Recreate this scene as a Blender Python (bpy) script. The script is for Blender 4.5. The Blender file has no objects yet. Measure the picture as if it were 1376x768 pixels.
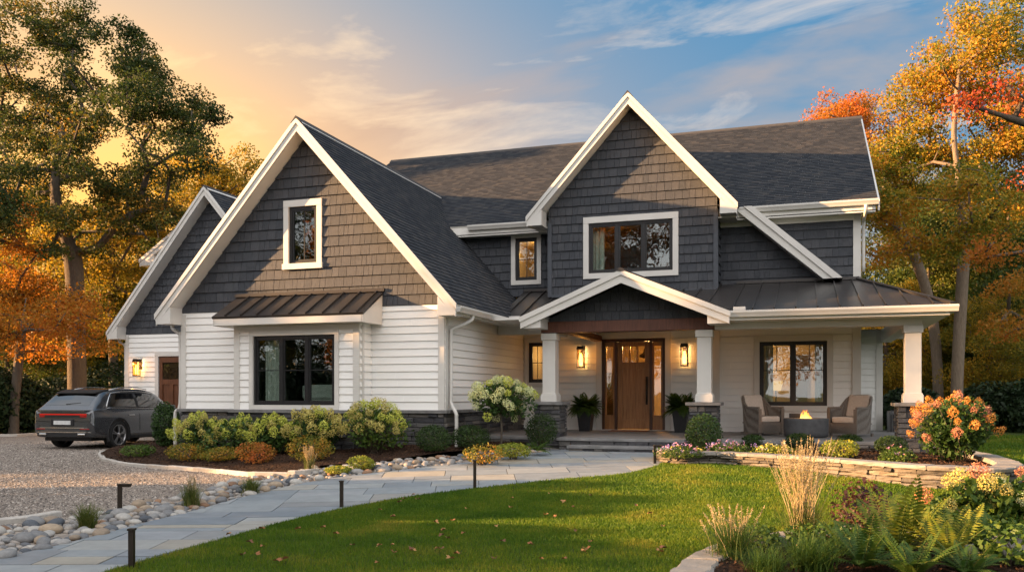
import bpy, bmesh, math, random
import numpy as np
from mathutils import Vector, Matrix
R = math.radians
S = bpy.context.scene
COL = S.collection

# ------------------------------------------------------------------ camera
F, CX, HOR, CZ, YAW = 1169.0, 688.0, 530.0, 1.6, R(18.5)
FW = Vector((-math.sin(YAW), math.cos(YAW), 0)); RT = Vector((math.cos(YAW), math.sin(YAW), 0))
cam_d = bpy.data.cameras.new('camera'); cam = bpy.data.objects.new('camera', cam_d); COL.objects.link(cam)
cam.location = (0, 0, CZ); cam.rotation_euler = (R(90), 0, YAW)
cam_d.sensor_width = 36; cam_d.lens = F / 1376 * 36; cam_d.shift_y = (HOR - 384) / 1376
cam_d.clip_start = .1; cam_d.clip_end = 3000
S.camera = cam

# ------------------------------------------------------------------ light
SUN_AZ, SUN_EL = 18.0, 10.0            # sun stands to the left, a little in front of the facade
sv = Vector((-math.cos(R(SUN_AZ)) * math.cos(R(SUN_EL)), -math.sin(R(SUN_AZ)) * math.cos(R(SUN_EL)), math.sin(R(SUN_EL))))
sl = bpy.data.lights.new('sun', 'SUN'); sun = bpy.data.objects.new('sun', sl); COL.objects.link(sun)
sl.energy = 5.0; sl.angle = R(.6); sl.color = (1.0, .57, .26)
sun.rotation_euler = sv.to_track_quat('Z', 'Y').to_euler()
sun.location = (-60, -20, 30)
S.view_settings.view_transform = 'Standard'; S.view_settings.look = 'None'
S.view_settings.exposure = 2.4; S.view_settings.gamma = 1
S.render.engine = 'CYCLES'
try:
    S.cycles.use_denoising = True
    S.cycles.max_bounces = 8; S.cycles.transparent_max_bounces = 16
    S.cycles.caustics_reflective = False; S.cycles.caustics_refractive = False
    S.cycles.sample_clamp_indirect = 4
except Exception: pass

def build_world():
    w = bpy.data.worlds.new('World'); S.world = w; w.use_nodes = True
    nt = w.node_tree; N = nt.nodes; L = nt.links; N.clear()
    out = N.new('ShaderNodeOutputWorld'); bg = N.new('ShaderNodeBackground'); bg.inputs[1].default_value = .05
    L.new(bg.outputs[0], out.inputs[0])
    sky = N.new('ShaderNodeTexSky'); sky.sky_type = 'NISHITA'; sky.sun_disc = False
    sky.sun_elevation = R(SUN_EL); sky.sun_rotation = math.atan2(sv.x, sv.y)
    sky.air_density = 1.3; sky.dust_density = 2.0; sky.ozone_density = 1.2
    tc = N.new('ShaderNodeTexCoord')
    def vm(op, a, b=None):
        n = N.new('ShaderNodeVectorMath'); n.operation = op
        for i, v in enumerate((a, b)):
            if v is None: continue
            if isinstance(v, (tuple, Vector)): n.inputs[i].default_value = v
            else: L.new(v, n.inputs[i])
        return n
    def mt(op, a, b=None, c=None, clamp=False):
        n = N.new('ShaderNodeMath'); n.operation = op; n.use_clamp = clamp
        for i, v in enumerate((a, b, c)):
            if v is None: continue
            if isinstance(v, (int, float)): n.inputs[i].default_value = v
            else: L.new(v, n.inputs[i])
        return n.outputs[0]
    def mix(f, a, b, mode='MIX'):
        n = N.new('ShaderNodeMixRGB'); n.blend_type = mode
        for i, v in zip((0, 1, 2), (f, a, b)):
            if isinstance(v, (int, float)): n.inputs[i].default_value = v
            elif isinstance(v, tuple): n.inputs[i].default_value = (*v, 1)
            else: L.new(v, n.inputs[i])
        return n.outputs[0]
    d = tc.outputs['Generated']
    sep = N.new('ShaderNodeSeparateXYZ'); L.new(d, sep.inputs[0])
    z = mt('MAXIMUM', sep.outputs[2], 0.0)
    def lobe(v, p):
        return mt('POWER', mt('MAXIMUM', vm('DOT_PRODUCT', d, Vector(v).normalized()).outputs['Value'], 0.0), p)
    warm = lobe((-.80, .60, .08), 7.5)
    low = mt('SUBTRACT', 1.0, mt('MULTIPLY', z, 2.3), clamp=True)
    blue = mix(mt('POWER', low, 1.6), (.50, 2.0, 3.75), (3.2, 3.85, 3.9))
    loww = mt('MULTIPLY', mt('SUBTRACT', .46, z), 4.0, clamp=True)
    wcol = mix(loww, (4.6, 4.1, 3.4), (11.8, 6.0, 1.5))
    g = mix(mt('MULTIPLY', warm, 1.45, clamp=True), blue, wcol)
    # thin stretched clouds
    zz = mt('ADD', z, .22)
    cx = mt('DIVIDE', sep.outputs[0], zz); cy = mt('DIVIDE', sep.outputs[1], zz)
    cmb = N.new('ShaderNodeCombineXYZ'); L.new(cx, cmb.inputs[0]); L.new(cy, cmb.inputs[1])
    mp = N.new('ShaderNodeMapping'); L.new(cmb.outputs[0], mp.inputs[0])
    mp.inputs['Location'].default_value = (.35, 2.2, 0); mp.inputs['Rotation'].default_value = (0, 0, R(-28)); mp.inputs['Scale'].default_value = (.95, 1.9, 1)
    def noise(scale, detail, rough, dist=0):
        n = N.new('ShaderNodeTexNoise'); L.new(mp.outputs[0], n.inputs['Vector'])
        n.inputs['Scale'].default_value = scale; n.inputs['Detail'].default_value = detail
        n.inputs['Roughness'].default_value = rough; n.inputs['Distortion'].default_value = dist
        return n.outputs[0]
    n1 = noise(2.3, 10, .6, .5)
    c1 = mt('MULTIPLY', mt('SUBTRACT', n1, .53), 5.5, clamp=True)
    n2 = noise(.8, 6, .55, .3)
    c2 = mt('MULTIPLY', mt('SUBTRACT', n2, .50), 7.0, clamp=True)
    cc = mix(mt('MULTIPLY', warm, 1.6, clamp=True), (6.6, 5.7, 5.0), (10.5, 7.2, 3.6))
    dk = mix(mt('MULTIPLY', warm, 1.6, clamp=True), (4.0, 3.3, 3.0), (5.6, 3.3, 1.9))
    g = mix(mt('MULTIPLY', c2, .75), g, dk)
    g = mix(mt('MULTIPLY', c1, .62), g, cc)
    # unseen bright sky lobe added overhead and behind the camera to fill the shade
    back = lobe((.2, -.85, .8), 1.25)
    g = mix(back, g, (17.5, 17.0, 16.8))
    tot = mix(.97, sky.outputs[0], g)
    # below the horizon: dull ground light
    tot = mix(mt('MULTIPLY', sep.outputs[2], -12.0, clamp=True), tot, (.9, .8, .6))
    tot = mix(1.0, tot, (.56, .56, .56), 'MULTIPLY')
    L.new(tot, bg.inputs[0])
build_world()

# ------------------------------------------------------------------ helpers
def ray(px, py, d):
    u = (px - CX) / F; p = FW * d + RT * (u * d); return Vector((p.x, p.y, CZ + (HOR - py) / F * d))
def atY(px, py, Y):
    u = (px - CX) / F; return ray(px, py, Y / (FW.y + RT.y * u))
def sstep(t): t = min(1, max(0, t)); return t * t * (3 - 2 * t)
def gz(x, y):
    return sstep((y - 9) / 9) * (.17 + .21 * sstep((x + 13) / 5))
def gat(px, py, off=0):
    z = 0
    for _ in range(25):
        d = (CZ - z - off) / ((py - HOR) / F); p = ray(px, py, d); z = z * .5 + .5 * gz(p.x, p.y)
    return Vector((p.x, p.y, gz(p.x, p.y)))
def np_gz(x, y):
    s = lambda t: (lambda c: c * c * (3 - 2 * c))(np.clip(t, 0, 1))
    return s((y - 9) / 9) * (.17 + .21 * s((x + 13) / 5))

def tag(o, label=None, cat=None, group=None, kind=None):
    if label: o['label'] = label
    if cat: o['category'] = cat
    if group: o['group'] = group
    if kind: o['kind'] = kind
    return o
def empty(name, loc=(0, 0, 0), rz=0, label=None, cat=None, group=None):
    o = bpy.data.objects.new(name, None); COL.objects.link(o); o.location = loc; o.rotation_euler = (0, 0, rz)
    o.empty_display_size = .1
    return tag(o, label, cat, group)
def link(name, me, parent=None, loc=None, rz=0):
    o = bpy.data.objects.new(name, me); COL.objects.link(o)
    if parent: o.parent = parent
    if loc is not None: o.location = loc
    if rz: o.rotation_euler = (0, 0, rz)
    return o

class MB:
    def __init__(s): s.v = []; s.f = []; s.sm = []
    def poly(s, pts, smooth=False):
        n = len(s.v); s.v += [tuple(p) for p in pts]; s.f.append(tuple(range(n, n + len(pts)))); s.sm.append(smooth)
    def add(s, vs, fs, smooth=False):
        n = len(s.v); s.v += [tuple(p) for p in vs]
        for f in fs: s.f.append(tuple(i + n for i in f)); s.sm.append(smooth)
    def box(s, x0, x1, y0, y1, z0, z1, bev=0.0):
        if bev:
            bm = bmesh.new(); bmesh.ops.create_cube(bm, size=1)
            for v in bm.verts: v.co = Vector(((x0 + x1) / 2 + v.co.x * (x1 - x0), (y0 + y1) / 2 + v.co.y * (y1 - y0), (z0 + z1) / 2 + v.co.z * (z1 - z0)))
            bmesh.ops.bevel(bm, geom=bm.edges[:], offset=bev, segments=2, affect='EDGES', profile=.6)
            bm.verts.index_update(); s.add([v.co for v in bm.verts], [[v.index for v in f.verts] for f in bm.faces]); bm.free(); return
        vs = [(x0, y0, z0), (x1, y0, z0), (x1, y1, z0), (x0, y1, z0), (x0, y0, z1), (x1, y0, z1), (x1, y1, z1), (x0, y1, z1)]
        s.add(vs, [(3, 2, 1, 0), (4, 5, 6, 7), (0, 1, 5, 4), (1, 2, 6, 5), (2, 3, 7, 6), (3, 0, 4, 7)])
    def bar(s, a, b, w, h, up=(0, 0, 1)):
        """rectangular bar from a to b; w across, h along up"""
        a = Vector(a); b = Vector(b); t = (b - a).normalized(); up = Vector(up)
        x = t.cross(up).normalized(); y = x.cross(t).normalized()
        vs = []
        for p in (a, b):
            for i, j in ((-1, -1), (1, -1), (1, 1), (-1, 1)): vs.append(p + x * (i * w / 2) + y * (j * h / 2))
        s.add(vs, [(0, 1, 2, 3), (7, 6, 5, 4), (0, 4, 5, 1), (1, 5, 6, 2), (2, 6, 7, 3), (3, 7, 4, 0)])
    def prism(s, pts, vec):
        """polygon extruded along vec"""
        n = len(pts); vec = Vector(vec); a = [Vector(p) for p in pts]; b = [p + vec for p in a]
        s.add(a + b, [tuple(range(n))[::-1], tuple(range(n, 2 * n))] + [(i, (i + 1) % n, n + (i + 1) % n, n + i) for i in range(n)])
    def tube(s, pts, rad, n=8, cap=True, smooth=True):
        pts = [Vector(p) for p in pts]
        rad = rad if isinstance(rad, (list, tuple)) else [rad] * len(pts)
        rings = []; prev = None
        for i, p in enumerate(pts):
            t = (pts[min(i + 1, len(pts) - 1)] - pts[max(i - 1, 0)]).normalized()
            x = prev - t * prev.dot(t) if prev else (Vector((1, 0, 0)) if abs(t.x) < .8 else Vector((0, 1, 0)))
            x = (x - t * x.dot(t)).normalized(); y = t.cross(x); prev = x
            rings.append([p + (x * math.cos(2 * math.pi * k / n) + y * math.sin(2 * math.pi * k / n)) * rad[i] for k in range(n)])
        vs = [q for r in rings for q in r]; fs = []
        for i in range(len(pts) - 1):
            for k in range(n): fs.append((i * n + k, i * n + (k + 1) % n, (i + 1) * n + (k + 1) % n, (i + 1) * n + k))
        s.add(vs, fs, smooth)
        if cap:
            m = len(s.v) - len(vs)
            s.f.append(tuple(m + k for k in range(n))[::-1]); s.sm.append(False)
            s.f.append(tuple(m + (len(pts) - 1) * n + k for k in range(n))); s.sm.append(False)
    def lathe(s, prof, c=(0, 0, 0), n=24, smooth=True):
        c = Vector(c); vs = []; fs = []
        for r, z in prof:
            for k in range(n): vs.append(c + Vector((r * math.cos(2 * math.pi * k / n), r * math.sin(2 * math.pi * k / n), z)))
        for i in range(len(prof) - 1):
            for k in range(n): fs.append((i * n + k, i * n + (k + 1) % n, (i + 1) * n + (k + 1) % n, (i + 1) * n + k))
        s.add(vs, fs, smooth)
    def mesh(s, name, mat):
        me = bpy.data.meshes.new(name); me.from_pydata(s.v, [], s.f)
        if any(s.sm): me.polygons.foreach_set('use_smooth', s.sm)
        if mat: me.materials.append(mat)
        me.update(); return me
    def build(s, name, mat, parent=None, loc=None, rz=0): return link(name, s.mesh(name, mat), parent, loc, rz)
    def build_each(s, name, mat, parent=None):
        """every connected piece becomes an object of its own"""
        par = list(range(len(s.v)))
        def find(i):
            while par[i] != i: par[i] = par[par[i]]; i = par[i]
            return i
        for f in s.f:
            for i in f[1:]: par[find(i)] = find(f[0])
        grp = {}
        for f, q in zip(s.f, s.sm): grp.setdefault(find(f[0]), []).append((f, q))
        out = []
        for fs in grp.values():
            ids = sorted({i for f, _ in fs for i in f}); mp = {i: k for k, i in enumerate(ids)}; m = MB()
            m.v = [s.v[i] for i in ids]; m.f = [tuple(mp[i] for i in f) for f, _ in fs]; m.sm = [q for _, q in fs]
            out.append(m.build(name, mat, parent))
        return out

def mesh_np(name, verts, faces, mat, smooth=False):
    verts = np.asarray(verts, dtype=np.float32).reshape(-1, 3); faces = np.asarray(faces, dtype=np.int32)
    n, k = faces.shape
    me = bpy.data.meshes.new(name)
    me.vertices.add(len(verts)); me.vertices.foreach_set('co', verts.ravel())
    me.loops.add(n * k); me.loops.foreach_set('vertex_index', faces.ravel())
    me.polygons.add(n); me.polygons.foreach_set('loop_start', np.arange(0, n * k, k, dtype=np.int32))
    try: me.polygons.foreach_set('loop_total', np.full(n, k, dtype=np.int32))
    except Exception: pass
    if smooth: me.polygons.foreach_set('use_smooth', np.ones(n, dtype=bool))
    me.materials.append(mat); me.update(calc_edges=True); return me

def unit(a): return a / np.maximum(np.linalg.norm(a, axis=-1, keepdims=True), 1e-6)
def leaf_np(C, size, rng, up=.5, nrm=None, aspect=.62, fold=True):
    """leaf-shaped folded quads at centres C (n,3); returns verts, faces"""
    n = len(C); C = np.asarray(C, float)
    N_ = unit(rng.normal(size=(n, 3)) + np.array([0, 0, up]) + (0 if nrm is None else nrm))
    T = unit(np.cross(N_, rng.normal(size=(n, 3)))); B = np.cross(N_, T)
    s = (size * rng.uniform(.65, 1.3, n))[:, None]
    V = np.stack([C - T * s * .5, C + B * s * .5 * aspect + N_ * s * .08, C + T * s * .5, C - B * s * .5 * aspect + N_ * s * .08], 1)
    Fc = np.arange(4 * n).reshape(n, 4)
    return V.reshape(-1, 3), Fc
def merge_np(parts):
    vs, fs, o = [], [], 0
    for v, f in parts: vs.append(v); fs.append(f + o); o += len(v)
    return np.concatenate(vs), np.concatenate(fs)

# ------------------------------------------------------------------ materials
def mat(name, rough=.6, spec=.3, metal=0.0):
    m = bpy.data.materials.new(name); m.use_nodes = True; nt = m.node_tree; b = nt.nodes['Principled BSDF']
    b.inputs['Roughness'].default_value = rough; b.inputs['Metallic'].default_value = metal
    b.inputs['Specular IOR Level'].default_value = spec
    return m, nt, b
def nn(nt, typ, **kw):
    n = nt.nodes.new(typ)
    for k, v in kw.items():
        if k.startswith('i_'):
            key = k[2:]; key = int(key) if key.isdigit() else key.replace('_', ' ')
            n.inputs[key].default_value = v
        else: setattr(n, k, v)
    return n
def ramp(nt, fac, stops, interp='LINEAR'):
    r = nt.nodes.new('ShaderNodeValToRGB'); r.color_ramp.interpolation = interp
    el = r.color_ramp.elements
    while len(el) < len(stops): el.new(.5)
    for e, (p, c) in zip(el, stops): e.position = p; e.color = (*c, 1)
    nt.links.new(fac, r.inputs[0]); return r.outputs[0]
def noise(nt, scale, detail=4, rough=.55, coord='Object', vscale=None):
    tc = nt.nodes.new('ShaderNodeTexCoord'); n = nn(nt, 'ShaderNodeTexNoise'); n.inputs['Scale'].default_value = scale
    n.inputs['Detail'].default_value = detail; n.inputs['Roughness'].default_value = rough
    src = tc.outputs[coord]
    if vscale:
        mp = nt.nodes.new('ShaderNodeMapping'); mp.inputs['Scale'].default_value = vscale; nt.links.new(src, mp.inputs[0]); src = mp.outputs[0]
    nt.links.new(src, n.inputs['Vector']); return n.outputs[0]
def mixc(nt, f, a, b, mode='MIX'):
    n = nt.nodes.new('ShaderNodeMixRGB'); n.blend_type = mode
    for i, v in zip((0, 1, 2), (f, a, b)):
        if isinstance(v, (int, float)): n.inputs[i].default_value = v
        elif isinstance(v, tuple): n.inputs[i].default_value = (*v, 1)
        else: nt.links.new(v, n.inputs[i])
    return n.outputs[0]
def bump(nt, b, h, strength=.3, dist=.01):
    n = nn(nt, 'ShaderNodeBump'); n.inputs['Strength'].default_value = strength; n.inputs['Distance'].default_value = dist
    nt.links.new(h, n.inputs['Height']); nt.links.new(n.outputs[0], b.inputs['Normal'])
def island(nt): return nt.nodes.new('ShaderNodeNewGeometry').outputs['Random Per Island']

def m_paint(name, c, rough=.45, var=.12, bs=.06):
    m, nt, b = mat(name, rough, .4)
    n = noise(nt, 1.6, 6, .6); n2 = noise(nt, 40, 3)
    f = ramp(nt, n, [(.3, tuple(x * (1 - var) for x in c)), (.7, c)])
    nt.links.new(f, b.inputs['Base Color']); bump(nt, b, n2, bs, .003); return m
def m_island(name, stops, rough=.8, grain=None, gs=.35, bstr=.3, spec=.2, bd=.006):
    """colour per piece plus grain"""
    m, nt, b = mat(name, rough, spec)
    c = ramp(nt, island(nt), stops)
    n = noise(nt, *(grain or (18, 6, .65))[:3], vscale=(grain[3] if grain and len(grain) > 3 else None))
    c2 = mixc(nt, gs, c, ramp(nt, n, [(.25, (.35, .35, .35)), (.75, (1.3, 1.3, 1.3))]), 'MULTIPLY')
    nt.links.new(c2, b.inputs['Base Color']); bump(nt, b, n, bstr, bd); return m
def m_leaf(name, stops, spots=None, trans=.38, rough=.55, nscale=.35, spec=.25):
    """leaf: colour from per-leaf random, shifted in patches by low-frequency noise"""
    m, nt, b = mat(name, rough, spec)
    r = island(nt); n = noise(nt, nscale, 3, .6)
    mx = nn(nt, 'ShaderNodeMath', operation='MULTIPLY_ADD'); nt.links.new(n, mx.inputs[0]); mx.inputs[1].default_value = 1.9
    ad = nn(nt, 'ShaderNodeMath', operation='MULTIPLY_ADD'); nt.links.new(r, ad.inputs[0]); ad.inputs[1].default_value = .5; ad.inputs[2].default_value = -.72
    nt.links.new(ad.outputs[0], mx.inputs[2])
    c = ramp(nt, mx.outputs[0], stops)
    nt.links.new(c, b.inputs['Base Color'])
    tr = nt.nodes.new('ShaderNodeBsdfTranslucent'); nt.links.new(c, tr.inputs[0])
    ms = nt.nodes.new('ShaderNodeMixShader'); ms.inputs[0].default_value = trans
    nt.links.new(b.outputs[0], ms.inputs[1]); nt.links.new(tr.outputs[0], ms.inputs[2])
    nt.links.new(ms.outputs[0], nt.nodes['Material Output'].inputs[0]); return m
def m_plain(name, c, rough=.5, metal=0, spec=.4, var=.15, ns=12, bstr=.05):
    m, nt, b = mat(name, rough, spec, metal)
    n = noise(nt, ns, 4); f = ramp(nt, n, [(.3, tuple(x * (1 - var) for x in c)), (.7, tuple(x * (1 + var * .6) for x in c))])
    nt.links.new(f, b.inputs['Base Color']); bump(nt, b, n, bstr, .004); return m
def m_glow(name, c, s):
    m = bpy.data.materials.new(name); m.use_nodes = True; nt = m.node_tree; nt.nodes.remove(nt.nodes['Principled BSDF'])
    e = nt.nodes.new('ShaderNodeEmission'); e.inputs[0].default_value = (*c, 1); e.inputs[1].default_value = s
    nt.links.new(e.outputs[0], nt.nodes['Material Output'].inputs[0]); return m
def m_glass(name, tint=(.8, .86, .84), base=.10, wav=.25):
    m = bpy.data.materials.new(name); m.use_nodes = True; nt = m.node_tree; nt.nodes.remove(nt.nodes['Principled BSDF'])
    t = nt.nodes.new('ShaderNodeBsdfTransparent'); t.inputs[0].default_value = (*tint, 1)
    g = nt.nodes.new('ShaderNodeBsdfGlossy'); g.inputs['Roughness'].default_value = .01
    fr = nt.nodes.new('ShaderNodeFresnel'); ge = nt.nodes.new('ShaderNodeNewGeometry')
    io = nn(nt, 'ShaderNodeMath', operation='MULTIPLY_ADD'); nt.links.new(ge.outputs['Backfacing'], io.inputs[0]); io.inputs[1].default_value = 1 / 1.5 - 1.5; io.inputs[2].default_value = 1.5; nt.links.new(io.outputs[0], fr.inputs[0])
    a = nn(nt, 'ShaderNodeMath', operation='MULTIPLY_ADD'); nt.links.new(fr.outputs[0], a.inputs[0]); a.inputs[1].default_value = 1.6; a.inputs[2].default_value = base; a.use_clamp = True
    n = noise(nt, 1.3, 2); bp = nn(nt, 'ShaderNodeBump'); bp.inputs['Strength'].default_value = wav; bp.inputs['Distance'].default_value = .01
    nt.links.new(n, bp.inputs['Height']); nt.links.new(bp.outputs[0], g.inputs['Normal'])
    ms = nt.nodes.new('ShaderNodeMixShader'); nt.links.new(a.outputs[0], ms.inputs[0]); nt.links.new(t.outputs[0], ms.inputs[1]); nt.links.new(g.outputs[0], ms.inputs[2])
    nt.links.new(ms.outputs[0], nt.nodes['Material Output'].inputs[0]); return m

M = {}
M['white'] = m_paint('white_paint', (.61, .585, .545))
M['lap'] = m_island('white_clapboard', [(0, (.77, .755, .725)), (1, (.80, .785, .755))], .5, (3, 3, .5), .05, .0, .35, .003)
M['soffit'] = m_paint('soffit_paint', (.76, .73, .68), .6)
M['shake'] = m_island('charcoal_shakes', [(0, (.051, .056, .066)), (.5, (.061, .065, .075)), (1, (.073, .076, .085))], .75, (9, 7, .8, (8, 8, .25)), .9, .9, .25, .014)
M['shaketrim'] = m_plain('charcoal_trim', (.055, .061, .073), .6)
M['shingle'] = m_island('asphalt_shingles', [(0, (.025, .028, .034)), (.45, (.035, .038, .044)), (.8, (.046, .047, .051)), (1, (.060, .057, .057))], .9, (60, 5, .7), .5, .4, .15, .004)
M['ridge'] = m_plain('ridge_cap', (.05, .045, .042), .9)
M['metal'] = m_plain('standing_seam_metal', (.060, .055, .053), .34, .55, .5, .12, 3, .03)
M['ledge'] = m_island('dark_ledgestone', [(0, (.045, .045, .05)), (.4, (.075, .074, .078)), (.75, (.11, .105, .10)), (1, (.15, .135, .12))], .85, (14, 8, .7), .55, .9, .2, .02)
M['capstone'] = m_plain('bluestone_cap', (.17, .165, .16), .8, 0, .2, .3, 8, .4)
M['tanledge'] = m_island('tan_wallstone', [(0, (.085, .078, .07)), (.4, (.165, .145, .12)), (.75, (.24, .205, .16)), (1, (.13, .12, .11))], .88, (11, 8, .7), .6, .9, .2, .03)
M['tancap'] = m_island('tan_capstone', [(0, (.22, .20, .18)), (1, (.31, .285, .25))], .85, (9, 8, .7), .45, .6, .2, .02)
M['blue'] = m_island('bluestone_flags', [(0, (.15, .175, .20)), (.3, (.21, .235, .25)), (.55, (.265, .28, .28)), (.75, (.30, .27, .215)), (.88, (.18, .20, .22)), (1, (.27, .285, .295))], .6, (3.5, 9, .7), .4, .25, .35, .01)
M['bluestep'] = m_plain('bluestone_tread', (.20, .195, .19), .65, 0, .3, .3, 3, .25)
M['mortar'] = m_plain('joint_sand', (.12, .11, .10), .9)
M['curb'] = m_island('granite_curb', [(0, (.38, .35, .31)), (1, (.50, .46, .41))], .85, (12, 7, .7), .4, .5)
M['black'] = m_plain('black_frame', (.012, .012, .013), .4)
M['glass'] = m_glass('window_glass', base=.05)
M['bronze'] = m_plain('dark_bronze', (.035, .027, .02), .45, .6)
M['room'] = m_paint('room_wall', (.45, .38, .30), .8)
M['dark'] = m_plain('dark_interior', (.05, .045, .04), .8)
M['curtain'] = m_plain('curtain_cloth', (.62, .62, .56), .9)
M['bulb'] = m_glow('lamp_glow', (1, .50, .12), 3.2)
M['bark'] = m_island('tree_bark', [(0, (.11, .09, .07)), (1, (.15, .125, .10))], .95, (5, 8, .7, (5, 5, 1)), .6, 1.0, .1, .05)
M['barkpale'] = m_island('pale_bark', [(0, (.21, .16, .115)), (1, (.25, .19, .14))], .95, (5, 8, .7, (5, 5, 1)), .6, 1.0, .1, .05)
M['twig'] = m_plain('plant_stem', (.10, .075, .05), .9)

def m_wood(name, a, b_, rough=.4):
    m, nt, b = mat(name, rough, .4)
    n = noise(nt, 3.0, 8, .65, 'Object', (9, 9, .7)); n2 = noise(nt, 1.2, 3)
    c = ramp(nt, n, [(.3, a), (.7, b_)]); c = mixc(nt, .35, c, ramp(nt, n2, [(.3, (.55, .55, .55)), (.7, (1.2, 1.2, 1.2))]), 'MULTIPLY')
    nt.links.new(c, b.inputs['Base Color']); bump(nt, b, n, .15, .003); return m
M['door'] = m_wood('stained_door', (.24, .098, .030), (.46, .215, .080))
M['beam'] = m_wood('stained_beam', (.07, .025, .014), (.135, .05, .028), .55)

def m_ground(name, cols, scale, bs, bd, rough=.95, fine=60):
    m, nt, b = mat(name, rough, .15)
    n = noise(nt, scale, 8, .65); n2 = noise(nt, fine, 5, .7)
    c = ramp(nt, n, cols); c = mixc(nt, .6, c, ramp(nt, n2, [(.25, (.4, .4, .4)), (.75, (1.4, 1.4, 1.4))]), 'MULTIPLY')
    nt.links.new(c, b.inputs['Base Color']); bump(nt, b, n2, bs, bd); return m
M['soil'] = m_ground('lawn_soil', [(.3, (.030, .050, .008)), (.7, (.055, .075, .012))], .8, .6, .03)
M['mulch'] = m_ground('bark_mulch', [(.3, (.030, .016, .010)), (.7, (.065, .034, .020))], 6, 1.0, .04)
M['chip'] = m_island('mulch_chip', [(0, (.025, .013, .008)), (1, (.095, .05, .028))], .95)
def m_gravel():
    m, nt, b = mat('gravel', .92, .2)
    tc = nt.nodes.new('ShaderNodeTexCoord'); v = nn(nt, 'ShaderNodeTexVoronoi'); v.inputs['Scale'].default_value = 38; nt.links.new(tc.outputs['Object'], v.inputs['Vector'])
    sp = nt.nodes.new('ShaderNodeSeparateColor'); nt.links.new(v.outputs['Color'], sp.inputs[0])
    c = ramp(nt, sp.outputs[0], [(0, (.11, .09, .078)), (.4, (.22, .185, .155)), (.8, (.31, .26, .215)), (1, (.42, .36, .31))])
    n = noise(nt, .5, 4); c = mixc(nt, .5, c, ramp(nt, n, [(.3, (.8, .78, .76)), (.7, (1.1, 1.08, 1.05))]), 'MULTIPLY')
    nt.links.new(c, b.inputs['Base Color'])
    inv = nn(nt, 'ShaderNodeMath', operation='SUBTRACT'); inv.inputs[0].default_value = 1; nt.links.new(v.outputs['Distance'], inv.inputs[1])
    bump(nt, b, inv.outputs[0], 1.0, .02); return m
M['gravel'] = m_gravel()
M['pebble'] = m_island('gravel_stone', [(0, (.07, .06, .053)), (.4, (.205, .172, .146)), (.8, (.32, .27, .225)), (1, (.50, .44, .38))], .9)
M['blade'] = m_leaf('grass_blade', [(0, (.045, .105, .007)), (.45, (.095, .170, .011)), (.75, (.165, .205, .015)), (1, (.27, .24, .035))], trans=.42, nscale=.9)

# ------------------------------------------------------------------ 2-D clipping
def ccw(p): return p if sum(p[i - 1][0] * p[i][1] - p[i][0] * p[i - 1][1] for i in range(len(p))) > 0 else p[::-1]
def clip(sub, win):
    """Sutherland-Hodgman, win convex and ccw"""
    out = list(sub)
    for i in range(len(win)):
        a = win[i - 1]; b = win[i]; ex, ey = b[0] - a[0], b[1] - a[1]
        src, out = out, []
        if not src: break
        sd = [ex * (p[1] - a[1]) - ey * (p[0] - a[0]) for p in src]
        for j in range(len(src)):
            p, q, sp, sq = src[j - 1], src[j], sd[j - 1], sd[j]
            if (sp >= 0) != (sq >= 0):
                t = sp / (sp - sq); out.append((p[0] + (q[0] - p[0]) * t, p[1] + (q[1] - p[1]) * t))
            if sq >= 0: out.append(q)
    ded = []
    for p in out:
        if not ded or abs(p[0] - ded[-1][0]) + abs(p[1] - ded[-1][1]) > 1e-5: ded.append(p)
    if len(ded) > 1 and abs(ded[0][0] - ded[-1][0]) + abs(ded[0][1] - ded[-1][1]) < 1e-5: ded.pop()
    return ded if len(ded) > 2 else []
def inside(poly, x, y):
    c = False
    for i in range(len(poly)):
        (x1, y1), (x2, y2) = poly[i - 1], poly[i]
        if (y1 > y) != (y2 > y) and x < (x2 - x1) * (y - y1) / (y2 - y1) + x1: c = not c
    return c
def np_inside(poly, x, y):
    c = np.zeros(len(x), bool)
    for i in range(len(poly)):
        (x1, y1), (x2, y2) = poly[i - 1], poly[i]
        if y1 == y2: continue
        c ^= ((y1 > y) != (y2 > y)) & (x < (x2 - x1) * (y - y1) / (y2 - y1) + x1)
    return c
def smooth(pts, closed=False, n=6):
    out = []; m = len(pts)
    for i in range(m if closed else m - 1):
        g = lambda k: Vector(pts[k % m] if closed else pts[max(0, min(m - 1, k))])
        p0, p1, p2, p3 = g(i - 1), g(i), g(i + 1), g(i + 2)
        for k in range(n):
            t = k / n
            out.append(.5 * (2 * p1 + (p2 - p0) * t + (2 * p0 - 5 * p1 + 4 * p2 - p3) * t * t + (3 * p1 - p0 - 3 * p2 + p3) * t ** 3))
    if not closed: out.append(Vector(pts[-1]))
    return out
def sheet(name, outline, res, zf, m, kind='structure', smooth_=True):
    xs = [p[0] for p in outline]; ys = [p[1] for p in outline]; mb = MB()
    outline = ccw([(p[0], p[1]) for p in outline])
    for i in range(int(math.floor(min(xs) / res)), int(math.ceil(max(xs) / res))):
        strip = clip(outline, [(i * res, -999), ((i + 1) * res, -999), ((i + 1) * res, 999), (i * res, 999)])
        if not strip: continue
        for j in range(int(math.floor(min(ys) / res)), int(math.ceil(max(ys) / res))):
            c = clip(strip, [(i * res, j * res), ((i + 1) * res, j * res), ((i + 1) * res, (j + 1) * res), (i * res, (j + 1) * res)])
            if c: mb.poly([(x, y, zf(x, y)) for x, y in c], smooth_)
    return tag(mb.build(name, m), kind=kind)

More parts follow.
